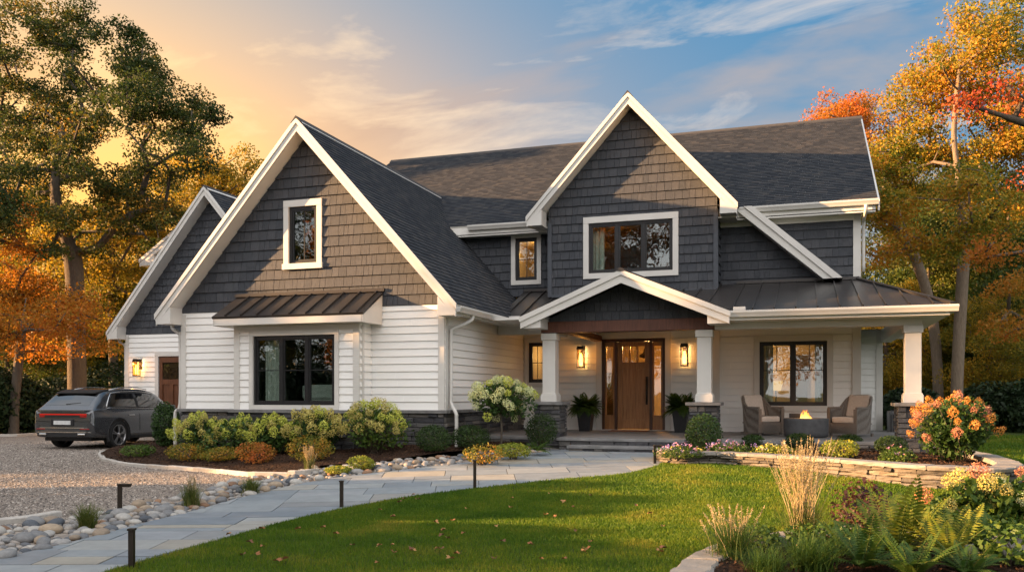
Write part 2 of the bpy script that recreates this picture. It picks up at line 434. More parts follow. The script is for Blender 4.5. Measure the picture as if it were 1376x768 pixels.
# ------------------------------------------------------------------ ground layout
def G2(*pp): return [tuple(gat(*p)[:2]) for p in pp]
path_up = G2((-40, 762), (30, 746), (110, 727), (180, 708), (255, 689), (330, 668), (400, 652), (450, 643), (560, 630), (620, 623), (690, 614), (738, 607))
path_lo = G2((884, 626), (840, 637), (740, 646), (640, 657), (560, 667), (500, 677), (430, 691), (365, 707), (300, 725), (220, 747), (140, 770))
STEP_Y = 18.0
pu = [tuple(p[:2]) for p in smooth([Vector((*p, 0)) for p in path_up])]
pl = [tuple(p[:2]) for p in smooth([Vector((*p, 0)) for p in path_lo])]
PATH = [(-8.3, 3.6), (pu[0][0] - .55, pu[0][1] - .3)] + pu + [(-5.55, 18.35), (-5.55, 18.75), (-2.45, 18.75), (-2.35, 17.4)] + pl + [(-4.4, 3.6)]
rock_up = G2((-40, 716), (60, 703), (200, 676), (330, 646), (430, 629), (560, 617), (650, 609), (735, 600))
ROCKS = pu + rock_up[::-1]
drive_edge = G2((135, 613), (140, 619), (165, 625), (250, 632), (340, 640), (400, 640), (425, 634))
bedL = [(p[0], p[1]) for p in drive_edge] + [rock_up[4]] + rock_up[5:] + [(-5.6, 18.7), (-5.6, 20), (-7.2, 22.7), (-7.4, 17.4), (-14.0, 17.4), (-14.1, 19.8), (-15.4, 19.8)] + G2((205, 598), (160, 606))
DRIVE = [(-60, 2.5), (-12, 2.5), (-8.4, 3.3), (pu[0][0] - .4, pu[0][1] - .2)] + [tuple(p) for p in rock_up[:5]] + [tuple(p) for p in drive_edge[::-1]] + G2((160, 606), (205, 598)) + [(-15.4, 19.9), (-14.05, 19.9), (-14.05, 24.1), (-21.9, 24.1), (-23.2, 25.4), (-60, 33)]
wall_line = [(-2.5, 17.3), (-2.62, 16.4), (-2.1, 15.85)] + G2((960, 624), (1050, 631), (1130, 641), (1200, 651), (1260, 658), (1320, 661)) + [(2.72, 13.95), (3.02, 14.6), (3.12, 15.5), (3.08, 16.8), (2.95, 18.0), (2.9, 19.2)]
wl = [tuple(p[:2]) for p in smooth([Vector((*p, 0)) for p in wall_line])]
BEDR = wl + [(2.55, 19.2), (2.55, 18.75), (-2.4, 18.75)]
fg_line = [(-1.02, 5.0), (-1.02, 6.4), (-1.0, 7.23), (-.93, 8.1), (-.66, 8.94), (-.29, 9.5), (.12, 10.0), (.59, 10.35), (1.3, 10.55), (2.2, 10.4), (3.2, 9.9), (4.6, 9.2)]
fl = [tuple(p[:2]) for p in smooth([Vector((*p, 0)) for p in fg_line])]
BEDF = fl + [(4.6, 5.0)]
LAWN = [(-4.4, 3.6)] + pl[::-1] + [(-2.35, 17.4), (-2.5, 17.3)] + wl + [(3.2, 30.0), (30, 30), (30, 3.6)]

# base ground: one sheet to the horizon, lowered a little under the modelled area
mb = MB(); rs = [0, 8, 16, 24, 34, 50, 80, 140, 260, 520, 1400]; nseg = 48
vs = [(0, 14, -.06)]; fs = []
for i, r in enumerate(rs[1:]):
    for k in range(nseg):
        a = 2 * math.pi * k / nseg; x, y = r * math.cos(a), 14 + r * math.sin(a)
        vs.append((x, y, gz(x, y) - .06))
for k in range(nseg): fs.append((0, 1 + k, 1 + (k + 1) % nseg))
for i in range(len(rs) - 2):
    o = 1 + i * nseg
    for k in range(nseg): fs.append((o + k, o + nseg + k, o + nseg + (k + 1) % nseg, o + (k + 1) % nseg))
mb.add(vs, fs, True); tag(mb.build('ground', M['soil']), kind='structure')
sheet('lawn', LAWN, .6, lambda x, y: gz(x, y) + .012, M['soil'])
sheet('driveway', DRIVE, 1.0, lambda x, y: gz(x, y) + .004, M['gravel'])
sheet('path_bed', PATH, .8, lambda x, y: gz(x, y) + .006, M['mortar'])
sheet('rock_bed', ROCKS, .8, lambda x, y: gz(x, y) + .002, M['pebble'])
def zbl(x, y): return gz(x, y) + .03 + .05 * math.sin(x * 1.7) * math.sin(y * 2.1) * .5 + .10 * sstep((y - 14.5) / 3)
sheet('planting_bed', bedL, .35, zbl, M['mulch'])
def zbr(x, y): return .475 + .02 * math.sin(x * 2.3 + y)
sheet('planting_bed', BEDR, .4, zbr, M['mulch'])
def zbf(x, y): return .09 + .03 * math.sin(x * 3 + y * 2)
sheet('planting_bed', BEDF, .3, zbf, M['mulch'])

# flagstones: real slabs with open joints
rng = random.Random(4)
mb = MB(); ang = R(21); ca, sa = math.cos(ang), math.sin(ang); PC = ccw(PATH)
vrow = -2.0
rot = lambda u, v: (-8 + u * ca - v * sa, 4 + u * sa + v * ca)
while vrow < 22:
    rh = rng.choice((.46, .61, .61, .76)); u = -6 + rng.random()
    while u < 22:
        w = rng.choice((.61, .76, .91, 1.07, 1.22)); spl = rng.random() < .3
        for (a, b) in (((vrow, vrow + rh),) if not spl else ((vrow, vrow + rh * .5), (vrow + rh * .5, vrow + rh))):
            q = [rot(u + .006, a + .006), rot(u + w - .006, a + .006), rot(u + w - .006, b - .006), rot(u + .006, b - .006)]
            c = clip(PC, q)
            if c:
                h = rng.uniform(-.003, .003)
                mb.prism([(x, y, gz(x, y) + .006) for x, y in c], (0, 0, .020 + h))
        u += w
    vrow += rh
tag(mb.build('path', M['blue']), kind='structure')

# ------------------------------------------------------------------ house builders
class Fr:
    """wall frame: origin, u to the right, v up; n outward"""
    def __init__(s, o, u, v):
        s.o = Vector(o); s.u = Vector(u).normalized(); s.v = Vector(v).normalized(); s.n = s.u.cross(s.v)
    def p(s, a, b, off=0): return s.o + s.u * a + s.v * b + s.n * off
def front(y): return Fr((0, y, 0), (1, 0, 0), (0, 0, 1))
def cuts(u0, u1, holes, v0, v1):
    iv = [(u0, u1)]
    for h in holes:
        if h[1] < v1 - 1e-6 and h[3] > v0 + 1e-6:
            nx = []
            for a, b in iv:
                if h[2] <= a or h[0] >= b: nx.append((a, b)); continue
                if h[0] > a: nx.append((a, h[0]))
                if h[2] < b: nx.append((h[2], b))
            iv = nx
    return iv
def siding(mb, fr, poly, course, lap=.018, shakes=None, holes=(), base=None, seed=1, gap=.0075):
    rg = random.Random(seed); poly = ccw(poly); us = [p[0] for p in poly]; vs = [p[1] for p in poly]
    u0, u1, v0, v1 = min(us), max(us), min(vs), max(vs); b0 = v0 if base is None else base
    k0 = int(math.floor((v0 - b0) / course + 1e-6)); k = k0
    while b0 + k * course < v1 - 1e-6:
        ra = b0 + k * course; rb = ra + course; k += 1
        edges = sorted({max(ra, v0), min(rb, v1)} | {h[1] for h in holes if ra < h[1] < rb} | {h[3] for h in holes if ra < h[3] < rb})
        if shakes:
            cols = []; u = u0 - rg.random() * shakes[1]
            while u < u1: w = rg.uniform(*shakes); cols.append((u, u + w, rg.uniform(-.2, .2) * lap * .4, rg.uniform(-1, 1))); u += w
        else:
            cols = []; u = u0 - rg.random() * 2.5
            while u < u1: cols.append((u, u + 3.6, 0, 0)); u += 3.6
        for ea, eb in zip(edges, edges[1:]):
            if eb - ea < 1e-4: continue
            for a, b in cuts(u0, u1, holes, ea, eb):
                for ca_, cb_, dj, dv in cols:
                    x0, x1 = max(a, ca_ + (gap / 2 if shakes else .0005)), min(b, cb_ - (gap / 2 if shakes else .0005))
                    if x1 - x0 < .004: continue
                    bot = ea + (.013 if not shakes and abs(ea - ra) < 1e-6 and course > .16 and ra > b0 + 1e-6 else 0)
                    c = clip([(x0, bot), (x1, bot), (x1, eb), (x0, eb)], poly)
                    if not c: continue
                    of = lambda v: lap * (1 - (v - ra) / course) + dj + .004
                    n0 = len(mb.v); pts = [fr.p(x, y, of(y)) for x, y in c]; back = [fr.p(x, y, -.004) for x, y in c]
                    n = len(c); mb.v += [tuple(p) for p in pts + back]
                    mb.f.append(tuple(range(n0, n0 + n))); mb.sm.append(False)
                    for i in range(n):
                        j = (i + 1) % n; mb.f.append((n0 + j, n0 + i, n0 + n + i, n0 + n + j)); mb.sm.append(False)
def backing(mb, fr, poly, holes=(), thick=.16):
    """solid wall core behind the siding, with the openings cut right through"""
    poly = ccw(poly); us = sorted({min(p[0] for p in poly), max(p[0] for p in poly)} | {h[i] for h in holes for i in (0, 2)})
    vs = sorted({min(p[1] for p in poly), max(p[1] for p in poly)} | {h[i] for h in holes for i in (1, 3)})
    for a, b in zip(us, us[1:]):
        for c, d in zip(vs, vs[1:]):
            if any(h[0] <= a + 1e-6 and h[2] >= b - 1e-6 and h[1] <= c + 1e-6 and h[3] >= d - 1e-6 for h in holes): continue
            q = clip([(a, c), (b, c), (b, d), (a, d)], poly)
            if q: mb.prism([fr.p(x, y, -.004) for x, y in q], fr.n * -thick)
def wall(name, fr, poly, course, m, parent, shakes=None, holes=(), seed=1, lap=.023, base=None, label=None, core=True, corem=None):
    mb = MB(); siding(mb, fr, poly, course, lap, shakes, holes, base, seed)
    o = mb.build(name, m, parent)
    if core:
        cb = MB(); backing(cb, fr, poly, holes); cb.build('wall_core', corem or m, o)
    if label: o['label'] = label
    return o
def ledge(mb, fr, L, H, seed=1, rows=(.06, .13), lens=(.18, .55), dep=(.0, .05), u0=0, v0=0, ends=0):
    rg = random.Random(seed); v = 0
    while v < H - .01:
        h = min(rg.uniform(*rows), H - v)
        if H - v - h < .04: h = H - v
        u = -rg.random() * .2
        while u < L:
            w = rg.uniform(*lens); a, b = max(0, u), min(L, u + w)
            if L - b < .08: b = L
            if b - a > .02:
                d = rg.uniform(*dep) + .02; g = .005; ins = rg.uniform(.006, .02)
                j = lambda: rg.uniform(-.008, .008)
                A = [fr.p(u0 + x, v0 + y, -.01) for x, y in ((a + g, v + g), (b - g, v + g), (b - g, v + h - g), (a + g, v + h - g))]
                ex0 = 0 if a > 0 else .03 * ends; ex1 = 0 if b < L else .03 * ends
                B_ = [fr.p(u0 + x, v0 + y, d * .75 + j()) for x, y in ((a + g - ex0, v + g), (b - g + ex1, v + g), (b - g + ex1, v + h - g), (a + g - ex0, v + h - g))]
                C_ = [fr.p(u0 + x, v0 + y, d + j()) for x, y in ((a + g + ins - ex0, v + g + ins), (b - g - ins + ex1, v + g + ins), (b - g - ins + ex1, v + h - g - ins), (a + g + ins - ex0, v + h - g - ins))]
                mb.add(A + B_ + C_, [(i, (i + 1) % 4, 4 + (i + 1) % 4, 4 + i) for i in range(4)] + [(4 + i, 4 + (i + 1) % 4, 8 + (i + 1) % 4, 8 + i) for i in range(4)] + [(8, 9, 10, 11)])
            u += w
            if b >= L: break
        v += h
def roof_plane(parent, A, B, D, polys, name='roof', seed=1, slab=.17, m=None, course=.135, label=None):
    """A eave start, B eave end, D point up-slope above A; polys in (along, up) metres"""
    A, B, D = Vector(A), Vector(B), Vector(D); u = (B - A).normalized(); v = (D - A); v = (v - u * v.dot(u)).normalized()
    fr = Fr(A, u, v); mb = MB()
    for i, p in enumerate(polys): siding(mb, fr, p, course, .013, (.11, .27), base=0, seed=seed + i, gap=.003)
    o = mb.build(name, m or M['shingle'], parent)
    if label: o['label'] = label
    sb = MB()
    for p in polys: sb.prism([fr.p(x, y, -.006) for x, y in ccw(p)], fr.n * -slab)
    sb.build('roof_deck', M['soffit'], o)
    return fr
def seam_roof(parent, A, B, poly, D, pitch=.42, name='metal_roof', label=None, slab=.09, rib0=.2):
    A, B, D = Vector(A), Vector(B), Vector(D); u = (B - A).normalized(); v = (D - A); v = (v - u * v.dot(u)).normalized()
    fr = Fr(A, u, v); poly = ccw(poly); mb = MB(); mb.prism([fr.p(x, y, 0) for x, y in poly], fr.n * -slab)
    us = [p[0] for p in poly]; x = min(us) + rib0
    while x < max(us):
        c = clip(poly, [(x - .0125, -9), (x + .0125, -9), (x + .0125, 99), (x - .0125, 99)])
        if c:
            vs = [p[1] for p in c]; mb.prism([fr.p(x - .012, min(vs) + .002, .002), fr.p(x + .012, min(vs) + .002, .002), fr.p(x + .012, max(vs) - .01, .002), fr.p(x - .012, max(vs) - .01, .002)], fr.n * .042)
        x += pitch
    o = mb.build(name, M['metal'], parent)
    if label: o['label'] = label
    return o
def gutter(parent, a, b, out, name='gutter', h=.13, w=.13):
    """K-style gutter: hollow profile swept from a to b, `out` points away from the wall"""
    a, b, out = Vector(a), Vector(b), Vector(out).normalized()
    prof = [(0, 0), (.65 * w, 0), (.8 * w, .35 * h), (w, .7 * h), (w, h), (w - .012, h), (w - .02, .75 * h), (.6 * w, .02), (.012, .02), (.012, h), (0, h)]
    mb = MB(); mb.prism([a + out * x + Vector((0, 0, y)) for x, y in prof], b - a); return mb.build(name, M['white'], parent)
def downspout(parent, pts, r=.042, name='downspout'):
    mb = MB(); mb.tube(smooth([Vector(p) for p in pts], n=5), r, 8)
    return mb.build(name, M['white'], parent)
def window(parent, fr, x0, x1, z0, z1, ncol=1, trim=.10, mid=None, frame=.06, label=None, proud=.052, muntv=False, sill=True, name='window', glass=None):
    """black sash window filling the opening x0..x1,z0..z1 ; frame > trim, pane, muntin"""
    mb = MB()
    def bx(a, b, c, d, o0, o1, m_=None):
        (m_ or mb).prism([fr.p(a, c, o0), fr.p(b, c, o0), fr.p(b, d, o0), fr.p(a, d, o0)], fr.n * (o1 - o0))
    f = frame
    bx(x0, x1, z0, z0 + f, -.09, .0); bx(x0, x1, z1 - f, z1, -.09, .0); bx(x0, x0 + f, z0 + f, z1 - f, -.09, .0); bx(x1 - f, x1, z0 + f, z1 - f, -.09, .0)
    cw = (x1 - x0 - 2 * f) / ncol; sashes = []
    for k in range(ncol):
        a = x0 + f + k * cw; b = a + cw
        if k: bx(a - f * .6, a + f * .6, z0 + f, z1 - f, -.085, -.004)
        a2 = a + (f * .6 if k else 0); b2 = b - (f * .6 if k < ncol - 1 else 0); s = .035
        bx(a2, b2, z0 + f, z0 + f + s, -.075, -.02); bx(a2, b2, z1 - f - s, z1 - f, -.075, -.02); bx(a2, a2 + s, z0 + f + s, z1 - f - s, -.075, -.02); bx(b2 - s, b2, z0 + f + s, z1 - f - s, -.075, -.02)
        sashes.append((a2 + s, b2 - s))
    w = mb.build(name, M['black'], parent)
    if label: w['label'] = label
    for a, b in sashes:
        pb = MB(); bx(a, b, z0 + f + .035, z1 - f - .035, -.055, -.049, pb); pb.build('pane', glass or M['glass'], w)
        if mid or muntv:
            qb = MB()
            if mid: bx(a, b, z0 + (z1 - z0) * mid - .009, z0 + (z1 - z0) * mid + .009, -.048, -.036, qb)
            if muntv:
                c = (a + b) / 2; lo = z0 + f + .035 if muntv == 1 else z0 + (z1 - z0) * mid + .0095
                bx(c - .009, c + .009, lo, z1 - f - .035, -.0482, -.0358, qb)
            qb.build('muntin', M['black'], w)
    if trim:
        t = trim; tb = MB(); o0, o1 = -.01, proud
        bx(x0 - t, x0 - .001, z0 - .001, z1 + .001, o0, o1, tb); bx(x1 + .001, x1 + t, z0 - .001, z1 + .001, o0, o1, tb)
        bx(x0 - t, x1 + t, z1 + .0015, z1 + t * 1.15, o0, o1 + .004, tb)
        bx(x0 - t - (.02 if sill else 0), x1 + t + (.02 if sill else 0), z0 - t, z0 - .0015, o0, o1 + (.03 if sill else .004), tb)
        tb.build('trim', M['white'], w)
    return w
def room(parent, x0, x1, y0, y1, z0, z1, m=None, lamp=None, energy=8, col=(1, .6, .25)):
    mb = MB(); t = .02
    mb.box(x0, x1, y1, y1 + t, z0, z1); mb.box(x0 - t, x0, y0, y1, z0, z1); mb.box(x1, x1 + t, y0, y1, z0, z1)
    mb.box(x0, x1, y0, y1, z0 - t, z0); mb.box(x0, x1, y0, y1, z1, z1 + t)
    o = mb.build('interior_room', m or M['room'], parent)
    if lamp:
        l = bpy.data.lights.new('room_light', 'POINT'); l.energy = energy * .28; l.color = col; l.shadow_soft_size = .12
        lo = bpy.data.objects.new('room_light', l); COL.objects.link(lo); lo.location = lamp; lo.parent = o
    return o
def curtain(parent, x0, x1, y, z0, z1):
    mb = MB(); n = max(8, int((x1 - x0) / .03)); pts = [(x0 + (x1 - x0) * i / n, y + .03 * math.sin(i * 1.9) + .012 * math.sin(i * .7)) for i in range(n + 1)]
    for off in (0, .006):
        for (a, b), (c, d) in zip(pts, pts[1:]): mb.poly([(a, b + off, z0), (c, d + off, z0), (c, d + off, z1), (a, b + off, z1)], True)
    return mb.build('curtain', M['curtain'], parent)
def hole(x0, x1, z0, z1): return (x0, z0, x1, z1)

# ------------------------------------------------------------------ the house
H = empty('house', (0, 0, 0), 0, 'white clapboard house with charcoal shake gables, dark roof and covered front porch', 'house')
HL = lambda x0, x1, z0, z1: (x0 - .003, z0 - .003, x1 + .003, z1 + .003)
def pbox(name, m, *b, bev=0, parent=None, label=None):
    mb = MB(); mb.box(*b, bev=bev); o = mb.build(name, m, parent or H)
    if label: o['label'] = label
    return o
def gable(xc, zr, half, rise, yf, y_ends, parent, label, shake_y, overhang=.36, base=None):
    """two shingle slopes, rake boards with boxed returns, ridge cap. y_ends=(eave_back, break_back, z_break, ridge_back) for the right slope"""
    k = rise / half; ze = zr - rise; Ls = math.hypot(half, rise)
    for s in (1, -1):
        yb, zb_, yr = y_ends
        fz = (zb_ - ze) / rise * Ls
        if s == 1:
            polys = [[(0, 0), (yb - yf, 0), (yb - yf, Ls), (0, Ls)]]
            if yr > yb: polys.append([(yb - yf, fz), (yr - yf, Ls), (yb - yf, Ls)])
            roof_plane(parent, (xc + half, yf, ze), (xc + half, yf + 1, ze), (xc, yf, zr), polys, seed=int(abs(xc) * 7) + 3, label='right slope ' + label)
        else:
            L_ = yr - yf
            polys = [[(L_ - (yb - yf), 0), (L_, 0), (L_, Ls), (L_ - (yb - yf), Ls)]]
            if yr > yb: polys.append([(L_ - (yb - yf), fz), (L_ - (yb - yf), Ls), (0, Ls)])
            roof_plane(parent, (xc - half, yr, ze), (xc - half, yf, ze), (xc, yr, zr), polys, seed=int(abs(xc) * 7) + 9, label='left slope ' + label)
        mb = MB(); X = lambda t: xc + s * half * t; o = -.012
        mb.prism([(X(1.005), yf - .045, ze + o), (X(0), yf - .045, zr + o), (X(0), yf - .045, zr + o - .29), (X(1.005), yf - .045, ze + o - .26)], (0, .044, 0))
        mb.prism([(X(1.012), yf - .075, ze + o + .01), (X(0), yf - .075, zr + o + .01), (X(0), yf - .075, zr + o - .11), (X(1.012), yf - .075, ze + o - .11)], (0, .029, 0))
        mb.build_each('rake_board', M['white'], parent)
        # boxed return at the foot of the rake
        rb = MB(); xw = overhang
        a = xc + s * (half - xw - .03); b = xc + s * (half - .01)
        za = zr - k * (half - xw - .03) - .28
        rb.prism([(a, yf - .044, ze - .24), (b, yf - .044, ze - .24), (b, yf - .044, ze - .22), (a, yf - .044, za)], (0, shake_y - yf + .06, 0))
        rb.build('rake_return', M['white'], parent)
    rc = MB(); rc.prism([(xc - .13, yf - .08, zr - .13 * k + .02), (xc, yf - .08, zr + .035), (xc + .13, yf - .08, zr - .13 * k + .02), (xc, yf - .08, zr - .02)], (0, y_ends[2] - yf + .1, 0))
    rc.build('ridge_cap', M['ridge'], parent)
def gpoly(xc, zr, half, rise, x0, x1, zb, drop=.28):
    k = rise / half; f = lambda x: zr - abs(x - xc) * k - drop
    return [(x0, zb), (x1, zb), (x1, f(x1)), (xc, f(xc)), (x0, f(x0))]

# --- front left gable wing
XL, XR, YG = -14.09, -7.30, 17.24
gf = front(YG)
bay_hole = (-12.05, 1.32, -9.2, 3.08)
attic = (-11.13, -10.40, 4.58, 5.87)
wall('clapboard_wall', gf, [(XL, 1.27), (XR, 1.27), (XR, 3.54), (XL, 3.54)], .165, M['lap'], H, holes=[bay_hole], seed=3, label='white clapboard wall under the large front left gable')
gp = gpoly(-10.67, 7.75, 3.79, 4.25, XL, XR, 3.55)
wall('shake_wall', gf, gp, .23, M['shake'], H, shakes=(.10, .26), holes=[HL(*attic)], seed=5, lap=.03, label='charcoal shake siding of the large front left gable')
gable(-10.67, 7.75, 3.79, 4.25, 16.84, (22.79, 6.5, 25.0), H, 'of the large front left gable', YG)
fs_ = Fr((XR, 0, 0), (0, 1, 0), (0, 0, 1)); fl_ = Fr((XL, 0, 0), (0, -1, 0), (0, 0, 1))
wall('clapboard_wall', fs_, [(YG, 1.27), (22.8, 1.27), (22.8, 3.54), (YG, 3.54)], .165, M['lap'], H, seed=7)
wall('clapboard_wall', fl_, [(-24, .3), (-YG, .3), (-YG, 3.54), (-24, 3.54)], .165, M['lap'], H, seed=8)
window(H, gf, *attic, 1, .13, mid=None, label='narrow window high in the front left gable', muntv=1)
room(H, -11.6, -9.9, YG + .2, YG + 2.2, 4.2, 6.3, M['dark'])
mb = MB()
for x in (XL - .012, XR - .128): mb.box(x, x + .14, YG - .036, YG + .1, 1.272, 3.5)
mb.box(XR - .02, XR + .036, YG + .001, YG + .14, 1.272, 3.42); mb.build_each('corner_board', M['white'], H)
# stone water table
mb = MB(); ledge(mb, gf, XR - XL, 1.02, 11, u0=XL, v0=.18); ledge(mb, fs_, 22.8 - YG, 1.02, 12, u0=YG, v0=.18); ledge(mb, fl_, 6.8, 1.02, 14, u0=-24, v0=.18)
mb.build('stone_base', M['ledge'], H)
mb = MB(); mb.box(XL + .01, XR - .01, YG + .011, 22.7, .1, 1.2); mb.build_each('foundation', M['mortar'], H)
mb = MB()
for a, b in ((XL - .09, -12.34), (-8.93, XR + .09)): mb.box(a, b, YG - .10, YG + .05, 1.20, 1.268, .008)
mb.box(XR - .05, XR + .10, YG + .051, 20.5, 1.20, 1.268, .008); mb.box(XL - .1, XL + .05, YG + .051, 24, 1.2, 1.268)
mb.build_each('stone_cap', M['capstone'], H)
# bay
BX0, BX1, BY = -12.2, -9.05, 16.70
bf = front(BY); bw = (-11.70, -9.63, 1.375, 2.91)
wall('clapboard_wall', bf, [(BX0, 1.27), (BX1, 1.27), (BX1, 3.15), (BX0, 3.15)], .165, M['lap'], H, holes=[HL(*bw)], seed=13, label='clapboard front of the shallow bay')
wall('clapboard_wall', Fr((BX1, 0, 0), (0, 1, 0), (0, 0, 1)), [(BY, 1.27), (YG - .01, 1.27), (YG - .01, 3.15), (BY, 3.15)], .165, M['lap'], H, seed=14)
wall('clapboard_wall', Fr((BX0, 0, 0), (0, -1, 0), (0, 0, 1)), [(-YG + .01, 1.27), (-BY, 1.27), (-BY, 3.15), (-YG + .01, 3.15)], .165, M['lap'], H, seed=15)
mb = MB()
for x in (BX0 - .012, BX1 - .138): mb.box(x, x + .15, BY - .034, BY + .08, 1.272, 3.13)
mb.box(BX0 + .14, BX1 - .14, BY - .033, BY + .02, 3.01, 3.13)
mb.box(BX1 - .02, BX1 + .034, BY + .081, BY + .16, 1.272, 3.13); mb.build_each('corner_board', M['white'], H)
mb = MB(); ledge(mb, bf, BX1 - BX0, 1.02, 17, u0=BX0, v0=.18); ledge(mb, Fr((BX1, 0, 0), (0, 1, 0), (0, 0, 1)), YG - BY, 1.02, 18, u0=BY, v0=.18)
mb.build('stone_base', M['ledge'], H)
pbox('foundation', M['mortar'], BX0 + .01, BX1 - .01, BY + .011, YG + .3, .1, 1.199)
mb = MB(); mb.box(BX0 - .12, BX1 + .11, BY - .11, YG - .101, 1.20, 1.268, .008); mb.build_each('stone_cap', M['capstone'], H)
w = window(H, bf, *bw, 3, .10, mid=.5, label='wide black three-panel window in the bay', sill=False)
room(H, -13.6, -7.9, YG + .2, YG + 4.2, 1.0, 3.3, M['dark'])
curtain(w, -11.6, -11.15, BY + .3, 1.3, 2.95)
mb = MB(); mb.box(-11.0, -9.6, YG + .35, YG + 1.1, 1.0, 1.72, .08); mb.box(-11.0, -9.6, YG + .30, YG + .50, 1.5, 1.83, .06); mb.build('sofa', M['curtain'], w)
# bay awning
aw = seam_roof(H, (-12.52, 16.28, 3.33), (-8.74, 16.28, 3.33), [(0, 0), (3.78, 0), (3.78, 1.07), (0, 1.07)], (-12.52, 17.21, 3.86), .41, 'awning_roof', 'dark metal awning roof over the bay window', .05, .36)
mb = MB(); mb.box(-12.48, -8.78, 16.31, 16.35, 3.14, 3.285); mb.box(-12.48, -8.78, 16.351, YG - .03, 3.14, 3.165)
for x in (-12.5, -8.79): mb.prism([(x, 16.31, 3.13), (x, YG - .032, 3.13), (x, YG - .032, 3.80), (x, 16.31, 3.287)], (.03, 0, 0))
mb.build_each('awning_fascia', M['white'], aw)
mb = MB(); mb.bar((-12.56, YG - .05, 3.90), (-8.70, YG - .05, 3.90), .05, .07); mb.build_each('flashing', M['metal'], aw)
# eave of the wing
mb = MB(); mb.box(-7.27, -6.90, YG, 22.75, 3.34, 3.365); mb.box(-6.93, -6.89, 16.90, 22.7, 3.30, 3.46); mb.box(-14.46, -14.1, YG, 23.9, 3.34, 3.365); mb.build_each('soffit', M['soffit'], H)
gutter(H, (-6.885, 16.86, 3.33), (-6.885, 21.3, 3.33), (1, 0, 0)); gutter(H, (-14.455, 23.9, 3.33), (-14.455, 16.86, 3.33), (-1, 0, 0))
downspout(H, [(-6.85, 17.75, 3.36), (-6.86, 17.74, 3.24), (-7.0, 17.62, 3.13), (-7.19, 17.44, 3.02), (-7.215, 17.42, 2.88), (-7.215, 17.42, 2.2), (-7.215, 17.42, 1.55), (-7.2, 17.4, 1.40), (-7.06, 17.32, 1.20), (-7.05, 17.32, 1.05), (-7.05, 17.32, .40)])
downspout(H, [(-14.5, 17.4, 3.33), (-14.5, 17.4, 3.2), (-14.25, 17.3, 3.08), (-14.18, 17.28, 2.9), (-14.18, 17.28, 1.4), (-14.3, 17.25, 1.15), (-14.3, 17.25, .35)])

# --- garage wing
GX0, GX1, GY = -21.92, -14.12, 24.0
g2 = front(GY); gd = (-20.56, -19.50, .22, 2.88)
wall('clapboard_wall', g2, [(GX0, .22), (GX1, .22), (GX1, 3.64), (GX0, 3.64)], .165, M['lap'], H, holes=[HL(*gd)], seed=21, label='white clapboard wall behind the parked car')
wall('shake_wall', g2, gpoly(-18.4, 8.36, 3.9, 4.64, GX0, -14.75, 3.65), .23, M['shake'], H, shakes=(.10, .26), seed=22, lap=.03, label='charcoal shake siding of the rear left gable')
gable(-18.4, 8.36, 3.9, 4.64, 23.6, (31, 5, 31), H, 'of the rear left gable', GY)
wall('clapboard_wall', Fr((GX0, 0, 0), (0, -1, 0), (0, 0, 1)), [(-31, .22), (-GY, .22), (-GY, 3.64), (-31, 3.64)], .165, M['lap'], H, seed=23)
mb = MB(); mb.box(GX0 - .012, GX0 + .13, GY - .036, GY + .1, .22, 3.6)
mb.box(gd[0] - .14, gd[0] - .004, GY - .04, GY + .02, .22, 2.89); mb.box(gd[1] + .004, gd[1] + .14, GY - .04, GY + .02, .22, 2.89); mb.box(gd[0] - .14, gd[1] + .14, GY - .045, GY + .02, 2.8915, 3.05)
mb.build_each('corner_board', M['white'], H)
gutter(H, (-22.31, 31, 3.55), (-22.31, 23.62, 3.55), (-1, 0, 0))
downspout(H, [(-22.3, 24.1, 3.52), (-22.3, 24.1, 3.42), (-22.05, 24.05, 3.3), (-22.0, 24.05, 3.1), (-22.0, 24.05, .3)])
pbox('vent', M['white'], -18.95, -18.80, GY - .12, GY - .01, 5.9, 6.15)
mb = MB(); mb.box(gd[0] + .02, gd[1] - .02, GY + .02, GY + .07, .23, 2.86); DKD = m_wood('dark_door', (.07, .026, .012), (.15, .055, .024)); sd = mb.build('side_door', DKD, H); sd['label'] = 'brown wooden side door by the parked car'
mb = MB()
x0, x1 = gd[0] + .02, gd[1] - .02
for a, b, c, d in ((x0, x0 + .13, .23, 2.86), (x1 - .13, x1, .23, 2.86), (x0 + .131, x1 - .131, .23, .5), (x0 + .131, x1 - .131, 1.95, 2.12), (x0 + .131, x1 - .131, 2.68, 2.86), ((x0 + x1) / 2 - .06, (x0 + x1) / 2 + .06, .501, 1.949)): mb.box(a, b, GY - .015, GY + .019, c, d)
mb.build('door_rail', DKD, sd); mb = MB(); mb.box(x0 + .131, x1 - .131, GY + .005, GY + .019, 2.121, 2.679); mb.build('pane', M['glass'], sd)
# far rear wing: only its left eave shows
rg_ = front(27.35)
wall('clapboard_wall', rg_, gpoly(-21.6, 8.30, 2.38, 1.55, -23.3, -19.6, .2), .165, M['lap'], H, seed=25)
gable(-21.6, 8.30, 2.38, 1.55, 27.0, (33, 7, 33), H, 'of the far rear wing', 27.35, .6)

